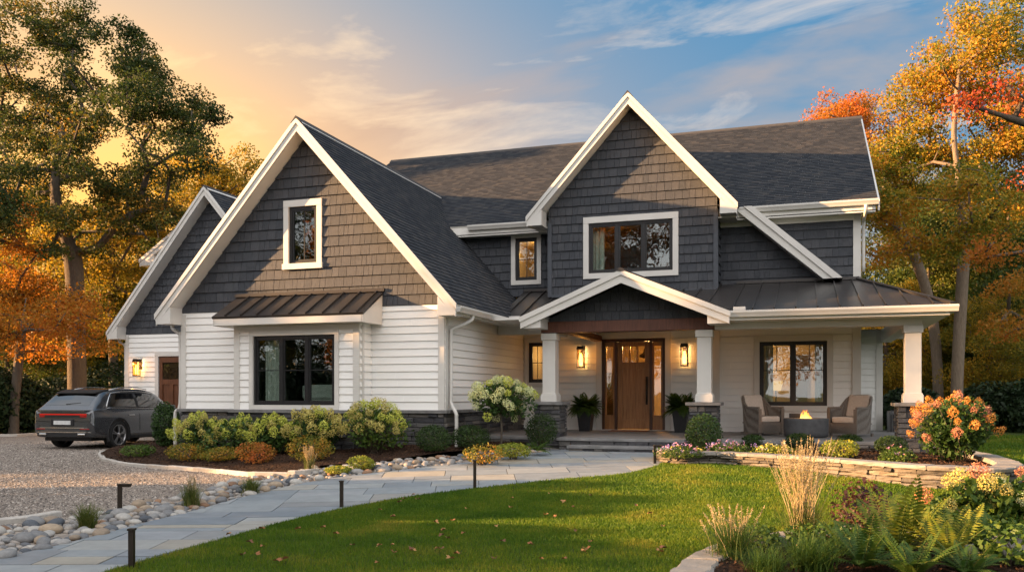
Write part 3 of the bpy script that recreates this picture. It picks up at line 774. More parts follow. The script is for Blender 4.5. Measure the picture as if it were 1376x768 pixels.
# --- main body
YM = 22.8
mf = front(YM)
uw = (-7.52, -6.90, 4.74, 5.90); sw = (-7.14, -6.66, 1.93, 3.02); pw = (-1.04, .56, 1.33, 2.93); dr = (-5.09, -3.41, .68, 3.08)
wall('clapboard_wall', mf, [(XR, .6), (1.3, .6), (1.3, 4.3), (XR, 4.3)], .165, M['lap'], H, holes=[HL(*sw), HL(*pw), HL(*dr)], seed=31, label='white clapboard wall under the porch roof')
wall('shake_wall', mf, [(-13.9, 4.301), (1.3, 4.301), (1.3, 6.08), (-13.9, 6.08)], .23, M['shake'], H, shakes=(.10, .26), holes=[HL(*uw)], seed=32, lap=.03, label='charcoal shake siding of the upper storey')
se = Fr((1.3, 0, 0), (0, 1, 0), (0, 0, 1))
wall('clapboard_wall', se, [(YM, .3), (35.2, .3), (35.2, 4.3), (YM, 4.3)], .165, M['lap'], H, seed=33)
wall('shake_wall', se, [(YM, 4.301), (35.2, 4.301), (35.2, 6.1), (29, 9.8), (YM, 6.1)], .25, M['shake'], H, shakes=(.12, .28), seed=34, lap=.03)
we = Fr((-13.9, 0, 0), (0, -1, 0), (0, 0, 1))
wall('shake_wall', we, [(-35.2, 3), (-YM, 3), (-YM, 6.1), (-29, 9.8), (-35.2, 6.1)], .25, M['shake'], H, shakes=(.12, .28), seed=35, lap=.03)
wall('clapboard_wall', Fr((0, 35.2, 0), (-1, 0, 0), (0, 0, 1)), [(-1.3, .3), (13.9, .3), (13.9, 6.1), (-1.3, 6.1)], .165, M['lap'], H, seed=36)
Lm = math.hypot(6.62, 3.94)
roof_plane(H, (-14.35, 22.38, 6.26), (1.68, 22.38, 6.26), (-14.35, 29, 10.2), [[(0, 0), (16.03, 0), (16.03, Lm), (0, Lm)]], seed=41, label='front slope of the main roof')
roof_plane(H, (1.68, 35.62, 6.26), (-14.35, 35.62, 6.26), (1.68, 29, 10.2), [[(0, 0), (16.03, 0), (16.03, Lm), (0, Lm)]], seed=42, course=.3, label='back slope of the main roof')
mb = MB(); mb.prism([(-14.4, 28.85, 10.12), (-14.4, 29, 10.24), (-14.4, 29.15, 10.12), (-14.4, 29, 10.1)], (16.13, 0, 0)); mb.build('ridge_cap', M['ridge'], H)
mb = MB(); mb.box(-14.3, 1.64, 22.40, YM - .02, 5.99, 6.015); mb.box(-14.3, 1.64, 22.40, 22.43, 5.96, 6.20); mb.box(-9, -6.4, YM - .045, YM - .005, 5.90 + .09, 6.08 - .1 + .0); mb.box(-2.0, 1.18, YM - .045, YM - .005, 5.86, 5.985)
mb.build_each('soffit', M['soffit'], H)
mb = MB()
for s, ya in ((1, 22.38), (-1, 35.62)): mb.prism([(1.69, ya, 6.24), (1.69, 29, 10.18), (1.69, 29, 9.92), (1.69, ya, 5.98)], (.04, 0, 0))
mb.build_each('rake_board', M['white'], H)
gutter(H, (-8.75, 22.395, 6.12), (-6.72, 22.395, 6.12), (0, -1, 0)); gutter(H, (-1.5, 22.395, 6.12), (1.70, 22.395, 6.12), (0, -1, 0))
pbox('corner_board', M['white'], 1.16, 1.335, YM - .04, YM + .12, 4.46, 5.985)
downspout(H, [(1.42, 22.32, 6.12), (1.42, 22.35, 5.98), (1.40, 22.7, 5.85), (1.40, 22.86, 5.7), (1.40, 22.9, 4.6)], .04)
window(H, mf, *uw, 1, .12, mid=.5, label='small upper window left of the middle gable', muntv=1, sill=False)
room(H, -7.9, -6.42, YM + .2, YM + 2.6, 4.4, 6.0, M['room'], (-7.2, YM + 1.2, 5.6), 26, (1, .50, .13))  # added light inside stands in for the orange reflection in the pane
# diagonal rake right of the middle gable
mb = MB(); mb.prism([(-1.55, 22.28, 6.24), (-1.28, 22.28, 6.24), (.80, 22.28, 4.40), (.46, 22.28, 4.40), (-1.55, 22.28, 6.16)], (0, .50, 0))
mb.prism([(-1.40, 22.24, 6.26), (-1.20, 22.24, 6.26), (.90, 22.24, 4.40), (.68, 22.24, 4.40)], (0, .54, 0)); mb.build_each('rake_board', M['white'], H)[0]['label'] = 'white diagonal rake board beside the middle gable'
# --- middle gable
DX0, DX1, DY = -6.33, -2.02, 22.0
df = front(DY); dw = (-5.26, -3.10, 4.73, 6.02)
wall('shake_wall', df, gpoly(-4.16, 9.17, 2.64, 2.95, DX0, DX1, 4.2), .23, M['shake'], H, shakes=(.10, .26), holes=[HL(*dw)], seed=51, lap=.03, label='charcoal shake siding of the tall middle gable')
gable(-4.16, 9.17, 2.64, 2.95, 21.6, (22.42, 6.3, 27.25), H, 'of the tall middle gable', DY)
for fr_, pl_ in ((Fr((DX1, 0, 0), (0, 1, 0), (0, 0, 1)), [(DY, 4.2), (YM, 4.2), (YM, 6.3), (DY, 6.3)]), (Fr((DX0, 0, 0), (0, -1, 0), (0, 0, 1)), [(-YM, 4.2), (-DY, 4.2), (-DY, 6.3), (-YM, 6.3)])):
    wall('shake_wall', fr_, pl_, .23, M['shake'], H, shakes=(.10, .26), seed=52, lap=.03)
mb = MB()
for x in (DX0 - .03, DX1 - .08): mb.box(x, x + .11, DY - .045, DY + .08, 4.16, 6.1)
mb.box(DX0 + .081, DX1 - .081, DY - .045, DY + .02, 4.14, 4.22); mb.build_each('corner_board', M['shaketrim'], H)
mb = MB(); mb.box(-6.75, DX0 - .03, DY - .02, YM - .05, 5.98, 6.0); mb.box(DX1 + .03, -1.56, DY - .02, YM - .05, 5.96, 5.98); mb.build_each('soffit', M['soffit'], H)
w = window(H, df, *dw, 3, .14, label='triple window of the tall middle gable', sill=False, muntv=0)
room(H, -6.2, -2.2, DY + .2, DY + 3.6, 4.4, 6.5, M['room'], (-3.6, DY + 2.6, 5.3), 22, (1, .5, .16))  # added light imitates warm tree reflections in these panes
curtain(w, -5.2, -4.9, DY + .25, 4.6, 6.1)
# --- porch
PF = .66
pbox('porch_floor', M['bluestep'], -7.25, 2.62, 18.80, YM - .01, PF - .07, PF, bev=.006, label='grey bluestone porch floor')
mb = MB(); mb.box(-5.12, -2.35, 18.36, 18.797, PF - .06, PF + .001, .008); o = mb.build('step', M['bluestep'], H); o['label'] = 'upper bluestone step at the porch'
mb = MB(); mb.box(-4.78, -2.52, 17.96, 18.36, .52 - .06, .52, .008); o2 = mb.build('step', M['bluestep'], H); o2['label'] = 'lower bluestone step at the path'
mb = MB(); ledge(mb, front(18.84), 9.8, .40, 61, u0=-7.2, v0=.19, rows=(.06, .11)); mb.build('stone_base', M['ledge'], H)
mb = MB(); ledge(mb, front(18.42), 2.7, .24, 62, u0=-5.08, v0=.36, rows=(.06, .11)); mb.build('riser', M['ledge'], H)
mb = MB(); ledge(mb, front(18.02), 2.2, .14, 63, u0=-4.75, v0=.32, rows=(.06, .11)); mb.build('riser', M['ledge'], H)
pbox('foundation', M['mortar'], -7.2, 2.56, 18.85, YM + .05, .1, PF - .072)
mb = MB(); mb.box(-5.06, -2.4, 18.43, 18.84, .1, PF - .061); mb.box(-4.73, -2.56, 18.03, 18.42, .1, .459); mb.build_each('foundation', M['mortar'], H)
for x in (-5.46, -2.01, 2.08):
    mb = MB(); mb.box(x - .15, x + .15, 18.95, 19.25, 1.44, 2.99, .006)
    for i in (-1, 1): pass
    mb.box(x - .185, x + .185, 18.915, 19.285, 1.441, 1.60, .006); mb.box(x - .17, x + .17, 18.93, 19.27, 1.601, 1.63, .004); mb.box(x - .18, x + .18, 18.92, 19.28, 2.84, 2.985, .006)
    po = mb.build('porch_post', M['white'], H)
    pb = MB(); r = .27
    pf_ = Fr((x - r, 19.1 - r, 0), (1, 0, 0), (0, 0, 1)); pr_ = Fr((x + r, 19.1 - r, 0), (0, 1, 0), (0, 0, 1)); pl2 = Fr((x - r, 19.1 + r, 0), (0, -1, 0), (0, 0, 1))
    for i, q in enumerate((pf_, pr_, pl2)): ledge(pb, q, 2 * r, 1.12, 70 + i + int(x * 3), v0=.25, lens=(.14, .36), dep=(.0, .03), ends=1)
    pb.build('stone_pier', M['ledge'], po)
    cb = MB(); cb.box(x - r, x + r, 19.1 - r + .001, 19.1 + r, .2, 1.37); cb.build('pier_core', M['mortar'], po)
    cb = MB(); cb.box(x - .37, x + .37, 19.1 - .37, 19.1 + .37, 1.372, 1.438, .008); cb.build('pier_cap', M['capstone'], po)
pbox('beam', M['beam'], -5.64, -1.80, 18.93, 19.26, 3.0, 3.245, bev=.006, label='stained wood beam over the porch steps')
pbox('beam', M['beam'], -5.28, -5.08, 19.27, YM - .05, 3.02, 3.165)
pbox('beam', M['white'], -1.79, 2.24, 18.96, 19.24, 2.99, 3.32); pbox('beam', M['white'], 1.95, 2.21, 19.25, 25.1, 2.99, 3.30); pbox('beam', M['white'], -7.26, -5.66, 20.58, 20.80, 3.10, 3.44); pbox('beam', M['white'], -5.64, -5.45, 19.27, 20.57, 3.01, 3.3)
pbox('porch_ceiling', M['soffit'], -7.26, 2.6, 19.0, YM - .03, 3.325, 3.35)
LP = math.hypot(4.4, 1.08)
seam_roof(H, (-4.7, 18.4, 3.33), (2.70, 18.4, 3.33), [(0, .62), (3.1, .62), (3.1, LP), (0, LP)], (-4.7, 22.8, 4.41), label='dark metal porch roof behind the entry gable')
seam_roof(H, (-1.6, 18.4, 3.33), (2.70, 18.4, 3.33), [(0, 0), (4.3, 0), (2.86, LP), (0, LP)], (-1.6, 22.8, 4.41), label='dark metal porch roof right of the entry gable')
seam_roof(H, (-7.27, 20.45, 3.5), (-4.71, 20.45, 3.5), [(0, 0), (2.56, 0), (2.56, 2.52), (0, 2.52)], (-7.27, 22.8, 4.42), label='dark metal porch roof left of the entry gable')
Lh = math.hypot(1.43, 1.08)
seam_roof(H, (2.70, 18.4, 3.33), (2.70, 26, 3.33), [(0, 0), (7.6, 0), (7.6, Lh), (4.4, Lh)], (1.27, 18.4, 4.41), label='dark metal porch roof on the right side')
mb = MB(); mb.bar((2.72, 18.38, 3.34), (1.26, 22.78, 4.43), .12, .05); mb.bar((-1.6, YM - .05, 4.44), (1.3, YM - .05, 4.44), .06, .07); mb.bar((-7.26, YM - .05, 4.45), (-6.35, YM - .05, 4.45), .06, .07); mb.build_each('flashing', M['metal'], H)
mb = MB(); mb.box(-1.5, 2.66, 18.42, 18.45, 3.13, 3.26); mb.box(-1.5, 2.66, 18.451, 18.96, 3.13, 3.155); mb.box(2.24, 2.64, 18.97, 26, 3.13, 3.155); mb.box(2.645, 2.675, 18.46, 26, 3.13, 3.26); mb.box(-7.2, -5.66, 20.45, 20.48, 3.30, 3.44)
mb.build_each('soffit', M['soffit'], H)
gutter(H, (-1.42, 18.418, 3.19), (2.80, 18.418, 3.19), (0, -1, 0)); gutter(H, (2.69, 18.4, 3.19), (2.69, 26, 3.19), (1, 0, 0)); gutter(H, (-6.85, 20.44, 3.36), (-5.75, 20.44, 3.36), (0, -1, 0))
mb = MB(); mb.box(-1.36, -1.12, 18.35, 18.5, 3.33, 3.40); mb.box(-6.95, -6.6, 20.3, 20.44, 3.45, 3.53); mb.build_each('gutter_guard', M['white'], H)
# entry gable
ef = front(18.97)
wall('shake_wall', ef, gpoly(-3.68, 4.27, 2.25, .95, -5.45, -1.92, 3.25, .2), .2, M['shake'], H, shakes=(.09, .24), seed=81, lap=.03, label='charcoal shake panel of the low entry gable')
for s in (1, -1):
    k = .95 / 2.25; Ls = math.hypot(2.25, .95); L_ = 3.75
    if s == 1: A, B, D = (-1.43, 18.35, 3.32), (-1.43, 19.35, 3.32), (-3.68, 18.35, 4.27); pl_ = [(0, 0), (.5, 0), (L_, Ls), (0, Ls)]
    else: A, B, D = (-5.93, 18.35 + L_, 3.32), (-5.93, 18.35, 3.32), (-3.68, 18.35 + L_, 4.27); pl_ = [(L_ - 2.3, 0), (L_, 0), (L_, Ls), (0, Ls)]
    seam_roof(H, A, B, pl_, D, label='low metal roof slope over the entry', slab=.10)
    mb = MB(); X = lambda t: -3.68 + s * 2.25 * t
    mb.prism([(X(1.0), 18.30, 3.305), (X(0), 18.30, 4.255), (X(0), 18.30, 3.98), (X(1.0), 18.30, 3.06)], (0, .045, 0))
    mb.prism([(X(1.01), 18.27, 3.31), (X(0), 18.27, 4.262), (X(0), 18.27, 4.15), (X(1.01), 18.27, 3.20)], (0, .028, 0))
    mb.build_each('rake_board', M['white'], H)
    mb = MB(); mb.prism([(X(.99), 18.346, 3.07), (X(.80), 18.346, 3.07), (X(.80), 18.346, 3.30), (X(.99), 18.346, 3.21)], (0, .60, 0)); mb.build('rake_return', M['white'], H)
mb = MB(); mb.prism([(-3.80, 18.26, 4.24), (-3.68, 18.26, 4.31), (-3.56, 18.26, 4.24), (-3.68, 18.26, 4.22)], (0, 3.8, 0)); mb.build('ridge_cap', M['metal'], H)
# porch wall details
w = window(H, mf, *pw, 2, .14, mid=.55, label='wide black porch window with dim warm room', muntv=2)
curtain(w, -.98, -.72, YM + .28, 1.2, 3.0); curtain(w, .28, .5, YM + .28, 1.2, 3.0)
room(H, -2.0, 1.2, YM + .2, YM + 4.5, .66, 3.2, M['room'], (-.9, YM + 3.2, 2.3), 60, (1, .5, .17))
mb = MB(); mb.box(-.32, .12, YM + 4.38, YM + 4.44, .7, 2.75); mb.build('picture_window', M['dark'], w)
mb = MB(); mb.lathe([(.02, 1.0), (.02, 1.75), (.03, 1.76)], (-.75, YM + 3.6, .0), 10); mb.build('floor_lamp', M['bronze'], w); mb = MB(); mb.lathe([(.14, 1.72), (.20, 2.0)], (-.75, YM + 3.6, 0), 14); mb.build('lamp_shade', m_glow('shade_glow', (1, .55, .2), .22), w)
mb = MB(); mb.box(-.6, .9, YM + 1.6, YM + 2.2, .66, 1.35, .05); mb.build('sofa', M['dark'], w)
w = window(H, mf, *sw, 1, .12, mid=.5, label='small black window left of the porch post', muntv=1)
room(H, -7.25, -6.2, YM + .2, YM + 2.2, .7, 3.2, M['room'], (-6.8, YM + 1.2, 2.7), 22, (1, .5, .15))
mb = MB()
mb.box(-2.26, -2.02, YM - .05, YM - .002, PF + .002, 3.32); mb.box(1.14, 1.335, YM - .05, YM + .1, PF + .002, 3.32); mb.build_each('corner_board', M['white'], H)
# front door unit
x0, x1, z0, z1 = dr
mb = MB(); y0, y1 = YM - .02, YM + .10
for a, b, c, d in ((x0, x0 + .07, z0, z1), (x1 - .07, x1, z0, z1), (x0 + .071, x1 - .071, z1 - .08, z1), (x0 + .34, x0 + .41, z0, z1 - .081), (x1 - .41, x1 - .34, z0, z1 - .081)): mb.box(a, b, y0, y1, c, d)
fd = mb.build('front_door', m_wood('door_frame_wood', (.05, .02, .01), (.10, .04, .018)), H); fd['label'] = 'brown panelled front door with glowing top lights and sidelights'
L0, L1 = x0 + .413, x1 - .413; ya, yb = YM + .02, YM + .065
mb = MB()
for a, b, c, d in ((L0, L0 + .13, z0 + .01, z1 - .085), (L1 - .13, L1, z0 + .01, z1 - .085), (L0 + .131, L1 - .131, z0 + .01, z0 + .27), (L0 + .131, L1 - .131, z1 - .80, z1 - .62), (L0 + .131, L1 - .131, z1 - .20, z1 - .085)): mb.box(a, b, ya, yb, c, d, .004)
c_ = (L0 + L1) / 2
mb.box(c_ - .05, c_ + .05, ya + .001, yb, z0 + .271, z1 - .801, .004)
lw = (L1 - L0 - .262) / 3
for i in (1, 2): mb.box(L0 + .131 + i * lw - .018, L0 + .131 + i * lw + .018, ya + .002, yb, z1 - .619, z1 - .201)
mb.box(L0 + .05, L1 - .05, ya - .03, ya - .0005, z1 - .655, z1 - .625, .004)
dl = mb.build('door_leaf', M['door'], fd)
mb = MB(); mb.box(L0 + .131, c_ - .051, ya + .016, yb - .008, z0 + .271, z1 - .801); mb.box(c_ + .051, L1 - .131, ya + .016, yb - .008, z0 + .271, z1 - .801); mb.build('door_panel', M['door'], fd)
warmglass = m_glass('warm_door_glass', (.95, .85, .7), .06)
mb = MB()
mb.box(L0 + .131, L1 - .131, ya + .02, ya + .026, z1 - .619, z1 - .201); mb.build('pane', warmglass, fd)
for a, b in ((x0 + .071, x0 + .339), (x1 - .339, x1 - .071)):
    mb = MB()
    for q in ((a, a + .045, z0, z1 - .081), (b - .045, b, z0, z1 - .081), (a + .046, b - .046, z0, z0 + .38), (a + .046, b - .046, z1 - .2, z1 - .081)): mb.box(q[0], q[1], ya, yb - .01, q[2], q[3])
    mb.build('sidelight_frame', M['door'], fd)
    mb = MB(); mb.box(a + .046, b - .046, ya + .02, ya + .026, z0 + .38, z1 - .2); mb.build('pane', warmglass, fd)
mb = MB(); hx = L1 - .075; mb.tube([(hx, ya - .05, z0 + .72), (hx, ya - .07, z0 + .9), (hx, ya - .07, z0 + 1.15), (hx, ya - .05, z0 + 1.32)], .016, 8); mb.box(hx - .03, hx + .03, ya - .02, ya - .001, z0 + .66, z0 + 1.40, .006); mb.build('door_handle', M['bronze'], fd)
mb = MB(); mb.box(x0 - .15, x0 - .003, YM - .06, YM + .02, .661, z1 + .003); mb.box(x1 + .003, x1 + .15, YM - .06, YM + .02, .661, z1 + .003); mb.box(x0 - .15, x1 + .15, YM - .065, YM + .02, z1 + .0045, z1 + .2); mb.box(x0 - .002, x1 + .002, YM - .06, YM + .09, .661, z0 - .003); mb.build('door_casing', M['white'], fd)
room(H, -5.9, -2.6, YM + .2, YM + 5.0, .64, 3.35, M['room'], (-4.2, YM + 2.2, 2.95), 150, (1, .52, .14))
mb = MB()
for i in range(9): mb.box(-5.8, -4.75, YM + 1.3 + i * .27, YM + 1.58 + i * .27, .66, .84 + i * .18)
for i in range(10): mb.box(-4.80, -4.76, YM + 1.3 + i * .25, YM + 1.33 + i * .25, .84 + i * .17, 1.75 + i * .17)
mb.build('staircase', M['dark'], fd)
mb = MB(); mb.lathe([(.03, 2.9), (.05, 2.78), (.16, 2.72), (.16, 2.66), (.02, 2.62)], (-4.22, YM + 1.6, 0), 12); mb.build('chandelier', M['bronze'], fd)
mb = MB(); mb.box(-3.55, -2.95, YM + 2.0, YM + 2.4, .66, 1.5, .02); mb.build('console', M['door'], fd)
# right rear wing
wf = front(25.0)
wall('clapboard_wall', wf, [(1.3, .3), (1.96, .3), (1.96, 3.34), (1.3, 3.34)], .165, M['lap'], H, seed=91)
wall('clapboard_wall', Fr((1.96, 0, 0), (0, 1, 0), (0, 0, 1)), [(25, .3), (31, .3), (31, 3.34), (25, 3.34)], .165, M['lap'], H, seed=92)
pbox('corner_board', M['white'], 1.84, 2.0, 24.955, 25.08, .6, 3.3)
pbox('porch_floor', M['bluestep'], 1.302, 2.62, YM - .008, 24.98, PF - .07, PF - .001)

# ------------------------------------------------------------------ wall lanterns
def lantern(x, y, z, s, label, e):
    t = empty('wall_lantern', (x, y, z), 0, label, 'wall lamp', 'wall lanterns on the house')
    mb = MB(); w = .085 * s; h = .23 * s; d0 = -.21 * s
    mb.box(-.06 * s, .06 * s, -.03, .0, -.02, h + .10 * s, .004); mb.box(-.02, .02, d0 + w, -.031, h + .02 * s, h + .06 * s)
    mb.box(-w - .012, w + .012, d0 - w - .012, d0 + w + .012, h, h + .055 * s); mb.prism([(-w, d0 - w, h + .056 * s), (w, d0 - w, h + .056 * s), (w, d0 + w, h + .056 * s), (-w, d0 + w, h + .056 * s)], (0, 0, .04 * s))
    mb.box(-w - .008, w + .008, d0 - w - .008, d0 + w + .008, -h - .03 * s, -h)
    for i in (-1, 1):
        for j in (-1, 1): mb.box(i * w - .007, i * w + .007, d0 + j * w - .007, d0 + j * w + .007, -h + .001, h - .001)
    mb.build('lantern_frame', M['bronze'], t)
    b = MB(); b.lathe([(.001, -h + .03), (.045 * s, -h + .05), (.052 * s, 0), (.03 * s, .12 * s), (.001, .14 * s)], (0, d0, 0), 10); b.build('bulb', M['bulb'], t)
    g = MB()
    for i in (-1, 1): g.box(i * (w - .004) - .001, i * (w - .004) + .001, d0 - w + .008, d0 + w - .008, -h + .002, h - .002)
    g.box(-w + .008, w - .008, d0 - w + .002, d0 - w + .004, -h + .002, h - .002); g.build('pane', m_glass('lantern_glass', (.95, .8, .55), .03), t)
    l = bpy.data.lights.new('lantern_light', 'POINT'); l.energy = e * .30; l.color = (1, .55, .2); l.shadow_soft_size = .05
    lo = bpy.data.objects.new('lantern_light', l); COL.objects.link(lo); lo.parent = t; lo.location = (0, d0 - .001, .15 * s)
lantern(-5.62, YM - .004, 2.57, 1.0, 'black glowing lantern on the porch wall left of the front door', 5)
lantern(-2.89, YM - .004, 2.59, 1.0, 'black glowing lantern on the porch wall right of the front door', 5)
lantern(-21.30, GY - .004, 2.48, 1.0, 'black glowing lantern on the white wall above the parked car', 9)

# ------------------------------------------------------------------ foliage builders
OAK = m_leaf('oak_leaves', [(0, (.020, .036, .009)), (.35, (.036, .058, .012)), (.62, (.075, .085, .016)), (.82, (.22, .14, .020)), (1, (.32, .15, .022))], nscale=.30, trans=.45)
YEL = m_leaf('yellow_maple_leaves', [(0, (.065, .115, .014)), (.32, (.16, .18, .020)), (.55, (.40, .26, .022)), (.8, (.48, .20, .020)), (1, (.44, .125, .018))], nscale=.30, trans=.45)
ORG = m_leaf('orange_maple_leaves', [(0, (.22, .14, .02)), (.4, (.42, .18, .02)), (.75, (.46, .14, .018)), (1, (.42, .085, .015))], nscale=.3, trans=.5)
RED = m_leaf('red_maple_leaves', [(0, (.36, .15, .02)), (.5, (.38, .09, .02)), (1, (.30, .03, .014))], nscale=.5)
GRN = m_leaf('green_tree_leaves', [(0, (.022, .046, .010)), (.4, (.050, .080, .013)), (.75, (.12, .125, .018)), (1, (.28, .20, .02))], nscale=.25, trans=.45)
GLD = m_leaf('golden_tree_leaves', [(0, (.07, .095, .014)), (.35, (.21, .18, .02)), (.7, (.44, .26, .02)), (1, (.46, .16, .02))], nscale=.25, trans=.5)
EVG = m_leaf('evergreen_needles', [(0, (.010, .022, .008)), (.6, (.020, .038, .012)), (1, (.034, .056, .014))], trans=.15, nscale=.6)

def grow(seed, trunk, r0, lobes, per=1.0, leaf=.16, nleaf=60, spread=.42, bark=None, leafm=None, up=.4, mesh_only=False, tip=.018, sides=7):
    """skeleton by nearest-branch growth towards clump centres spread through ellipsoid lobes; trunk: polyline; returns (trunk mesh, crown mesh)"""
    rg = np.random.default_rng(seed)
    tr = smooth([Vector(p) for p in trunk], n=5)
    P = [np.array(p) for p in tr]; par = [i - 1 for i in range(len(P))]; base_n = len(P)
    T = []
    for (c, rad) in lobes:
        rad = np.array(rad if hasattr(rad, '__len__') else (rad, rad, rad), float)
        n = max(3, int(per * 9 * (rad[0] * rad[1] * rad[2]) ** (2 / 3)))
        q = unit(rg.normal(size=(n, 3))) * (rg.uniform(.25, 1, (n, 1)) ** (1 / 2.2)) * rad + np.array(c)
        T.append(q)
    T = np.concatenate(T); start = np.array(P[len(P) // 2]); T = T[np.argsort(np.linalg.norm(T - start, axis=1))]
    clump = []
    for t in T:
        A = np.array(P); dv = t - A; ds = np.linalg.norm(dv, axis=1)
        cost = ds + np.where(dv[:, 2] < 0, -dv[:, 2] * 1.1, 0)
        lowt = np.arange(len(A)) < base_n * .45
        cost = cost + np.where(lowt, 4.0, 0)
        i = int(np.argmin(cost)); d = ds[i]
        if d < .25: clump.append((t, i)); continue
        k = max(1, int(d / .7)); a = A[i]; prev = i
        sag = rg.normal(size=3) * d * .10; sag[2] += d * .10
        for s_ in range(1, k + 1):
            f = s_ / k; P.append(a + (t - a) * f + sag * math.sin(math.pi * f) + rg.normal(size=3) * .03 * (f < 1)); par.append(prev); prev = len(P) - 1
        clump.append((t, prev))
    cnt = np.zeros(len(P))
    for _, i in clump:
        while i >= 0: cnt[i] += 1; i = par[i]
    top = max(cnt[base_n - 1], 1); total = cnt[0]
    rad = tip * np.maximum(cnt, .6) ** .48
    sc = r0 / max(rad[0], 1e-6)
    rad = tip + (rad - rad.min()) * (r0 - tip) / max(rad.max() - rad.min(), 1e-6)
    tl = [np.linalg.norm(P[i] - P[0]) for i in range(base_n)]
    lim = tip + (r0 - tip) * .78 * (cnt / total) ** .58
    rad[base_n:] = np.minimum(rad[base_n:], lim[base_n:])
    for i in range(base_n):
        rad[i] = max(rad[i], r0 * (1 - .88 * (tl[i] / max(tl[-1], .1)) ** 1.2))
        rad[i] *= 1 + .45 * math.exp(-tl[i] / (r0 * 1.6))
    mb = MB(); ch = {}
    for i in range(len(P)):
        if par[i] >= 0: ch.setdefault(par[i], []).append(i)
    stack = [(0, None)]
    while stack:
        i, pre = stack.pop(); chain = ([pre] if pre is not None else []) + [i]; c = ch.get(i, [])
        while c:
            c = sorted(c, key=lambda k: -cnt[k]); nx = c[0] if True else c[0]
            # trunk continues along its own polyline
            if chain[-1] < base_n - 1 and chain[-1] + 1 in c: nx = chain[-1] + 1
            for o in c:
                if o != nx: stack.append((o, chain[-1]))
            chain.append(nx); c = ch.get(nx, [])
        if len(chain) > 1:
            r_ = [float(rad[k]) for k in chain]
            if pre is not None: r_[0] = min(r_[0], r_[1] * 1.25)
            nsd = 12 if r_[0] > r0 * .6 else (sides if r_[0] > .05 else 4)
            mb.tube([P[k] for k in chain], r_, nsd)
    tm = mb.mesh('trunk', bark or M['bark'])
    cs = []
    for t, i in clump:
        n = int(nleaf * rg.uniform(.6, 1.3))
        q = rg.normal(size=(n, 3)); ln_ = np.linalg.norm(q, axis=1, keepdims=True); q = q / ln_ * np.minimum(ln_, 2.0) * spread * np.array([1, 1, .50]) * rg.uniform(.7, 1.25); q[:, 2] -= .12 * (q[:, :2] ** 2).sum(1) / spread; cs.append(q + t)
    v, f = leaf_np(np.concatenate(cs), leaf, rg, up)
    return tm, mesh_np('crown', v, f, leafm)
def tree(name, meshes, loc, label, group=None, leafm=None, rz=0, sc=1.0, cat='tree'):
    t = empty(name, loc, rz, label, cat, group); t.scale = (sc, sc, sc)
    a = link('trunk', meshes[0], t); b = link('crown', meshes[1], t)
    if leafm:
        b.material_slots[0].link = 'OBJECT'; b.material_slots[0].material = leafm
    return t
def lob(lst, d, base, squash=1.0, dj=1.5, seed=0):
    """crown lobes given as picture positions at distance d (metres), turned into local space"""
    rg = random.Random(seed); out = []
    for px, py, r in lst:
        r_ = r / F * d; p = ray(px, py, d + rg.uniform(-dj, dj)) - Vector(base); out.append(((p.x, p.y, p.z), (r_, r_ * 1.1, r_ * squash)))
    return out
def tpt(px, py, d, base): return tuple(ray(px, py, d) - Vector(base))
def at_ground(px, d):
    p = ray(px, HOR, d); return Vector((p.x, p.y, gz(p.x, p.y) - .06))

# --- big oak behind the car
b = at_ground(104, 34)
oak = grow(3, [(0, 0, -.2), tpt(103, 470, 34, b), tpt(101, 400, 34, b), tpt(98, 350, 34, b), tpt(84, 300, 33.6, b), tpt(74, 245, 33.2, b), tpt(84, 170, 33.5, b)], .35,
    lob([(20, 45, 55), (75, 35, 48), (105, 25, 40), (150, 85, 60), (190, 72, 36), (205, 95, 34), (25, 140, 62), (95, 150, 66), (170, 150, 62), (222, 165, 40), (250, 128, 28), (285, 152, 18), (262, 148, 20), (235, 205, 42), (250, 190, 30), (50, 225, 65), (130, 235, 62), (205, 250, 46), (-30, 120, 80), (-40, 250, 80), (35, 305, 52), (120, 310, 50), (195, 312, 40), (160, 275, 50), (230, 285, 28), (60, 180, 60)], 34, b, .85, 3.0, 1),
    per=.70, leaf=.115, nleaf=300, spread=.34, leafm=OAK)
tree('oak_tree', oak, b, 'tall spreading olive-green oak with a bare grey trunk rising behind the parked car')
# --- orange maple at the left edge
b = at_ground(18, 31)
tree('maple_tree', grow(5, [(0, 0, -.2), (.1, 0, 1.5), tpt(30, 440, 31, b), tpt(35, 400, 31, b)], .16, lob([(10, 380, 42), (55, 400, 45), (20, 440, 40), (95, 425, 38), (60, 455, 36), (125, 420, 24), (-30, 400, 50), (110, 455, 28), (20, 345, 30)], 31, b, .75, 1.5, 2), per=1.0, leaf=.11, nleaf=280, leafm=ORG), b, 'orange maple with low branches left of the oak trunk')
b = at_ground(150, 40)
tree('maple_tree', grow(6, [(0, 0, -.2), (.1, 0, 2.5), tpt(150, 400, 40, b), tpt(152, 300, 40, b)], .2, lob([(150, 330, 55), (175, 380, 45), (140, 420, 45), (195, 300, 50), (215, 260, 45), (120, 370, 45), (165, 450, 30), (110, 300, 50), (230, 300, 40)], 40, b, .8, 2, 3), per=.8, leaf=.13, nleaf=240, leafm=GLD), b, 'golden maple glowing behind the oak and the rear left gable')
b = at_ground(300, 46)
tree('maple_tree', grow(7, [(0, 0, -.2), (.1, 0, 4), tpt(300, 330, 46, b), tpt(300, 250, 46, b)], .25, lob([(300, 235, 45), (335, 215, 24), (270, 225, 35), (320, 250, 40), (250, 255, 40), (345, 240, 26), (280, 280, 50), (230, 235, 30)], 46, b, .8, 2, 4), per=.7, leaf=.13, nleaf=200, leafm=GLD), b, 'green and gold tree whose top shows left of the large front gable')
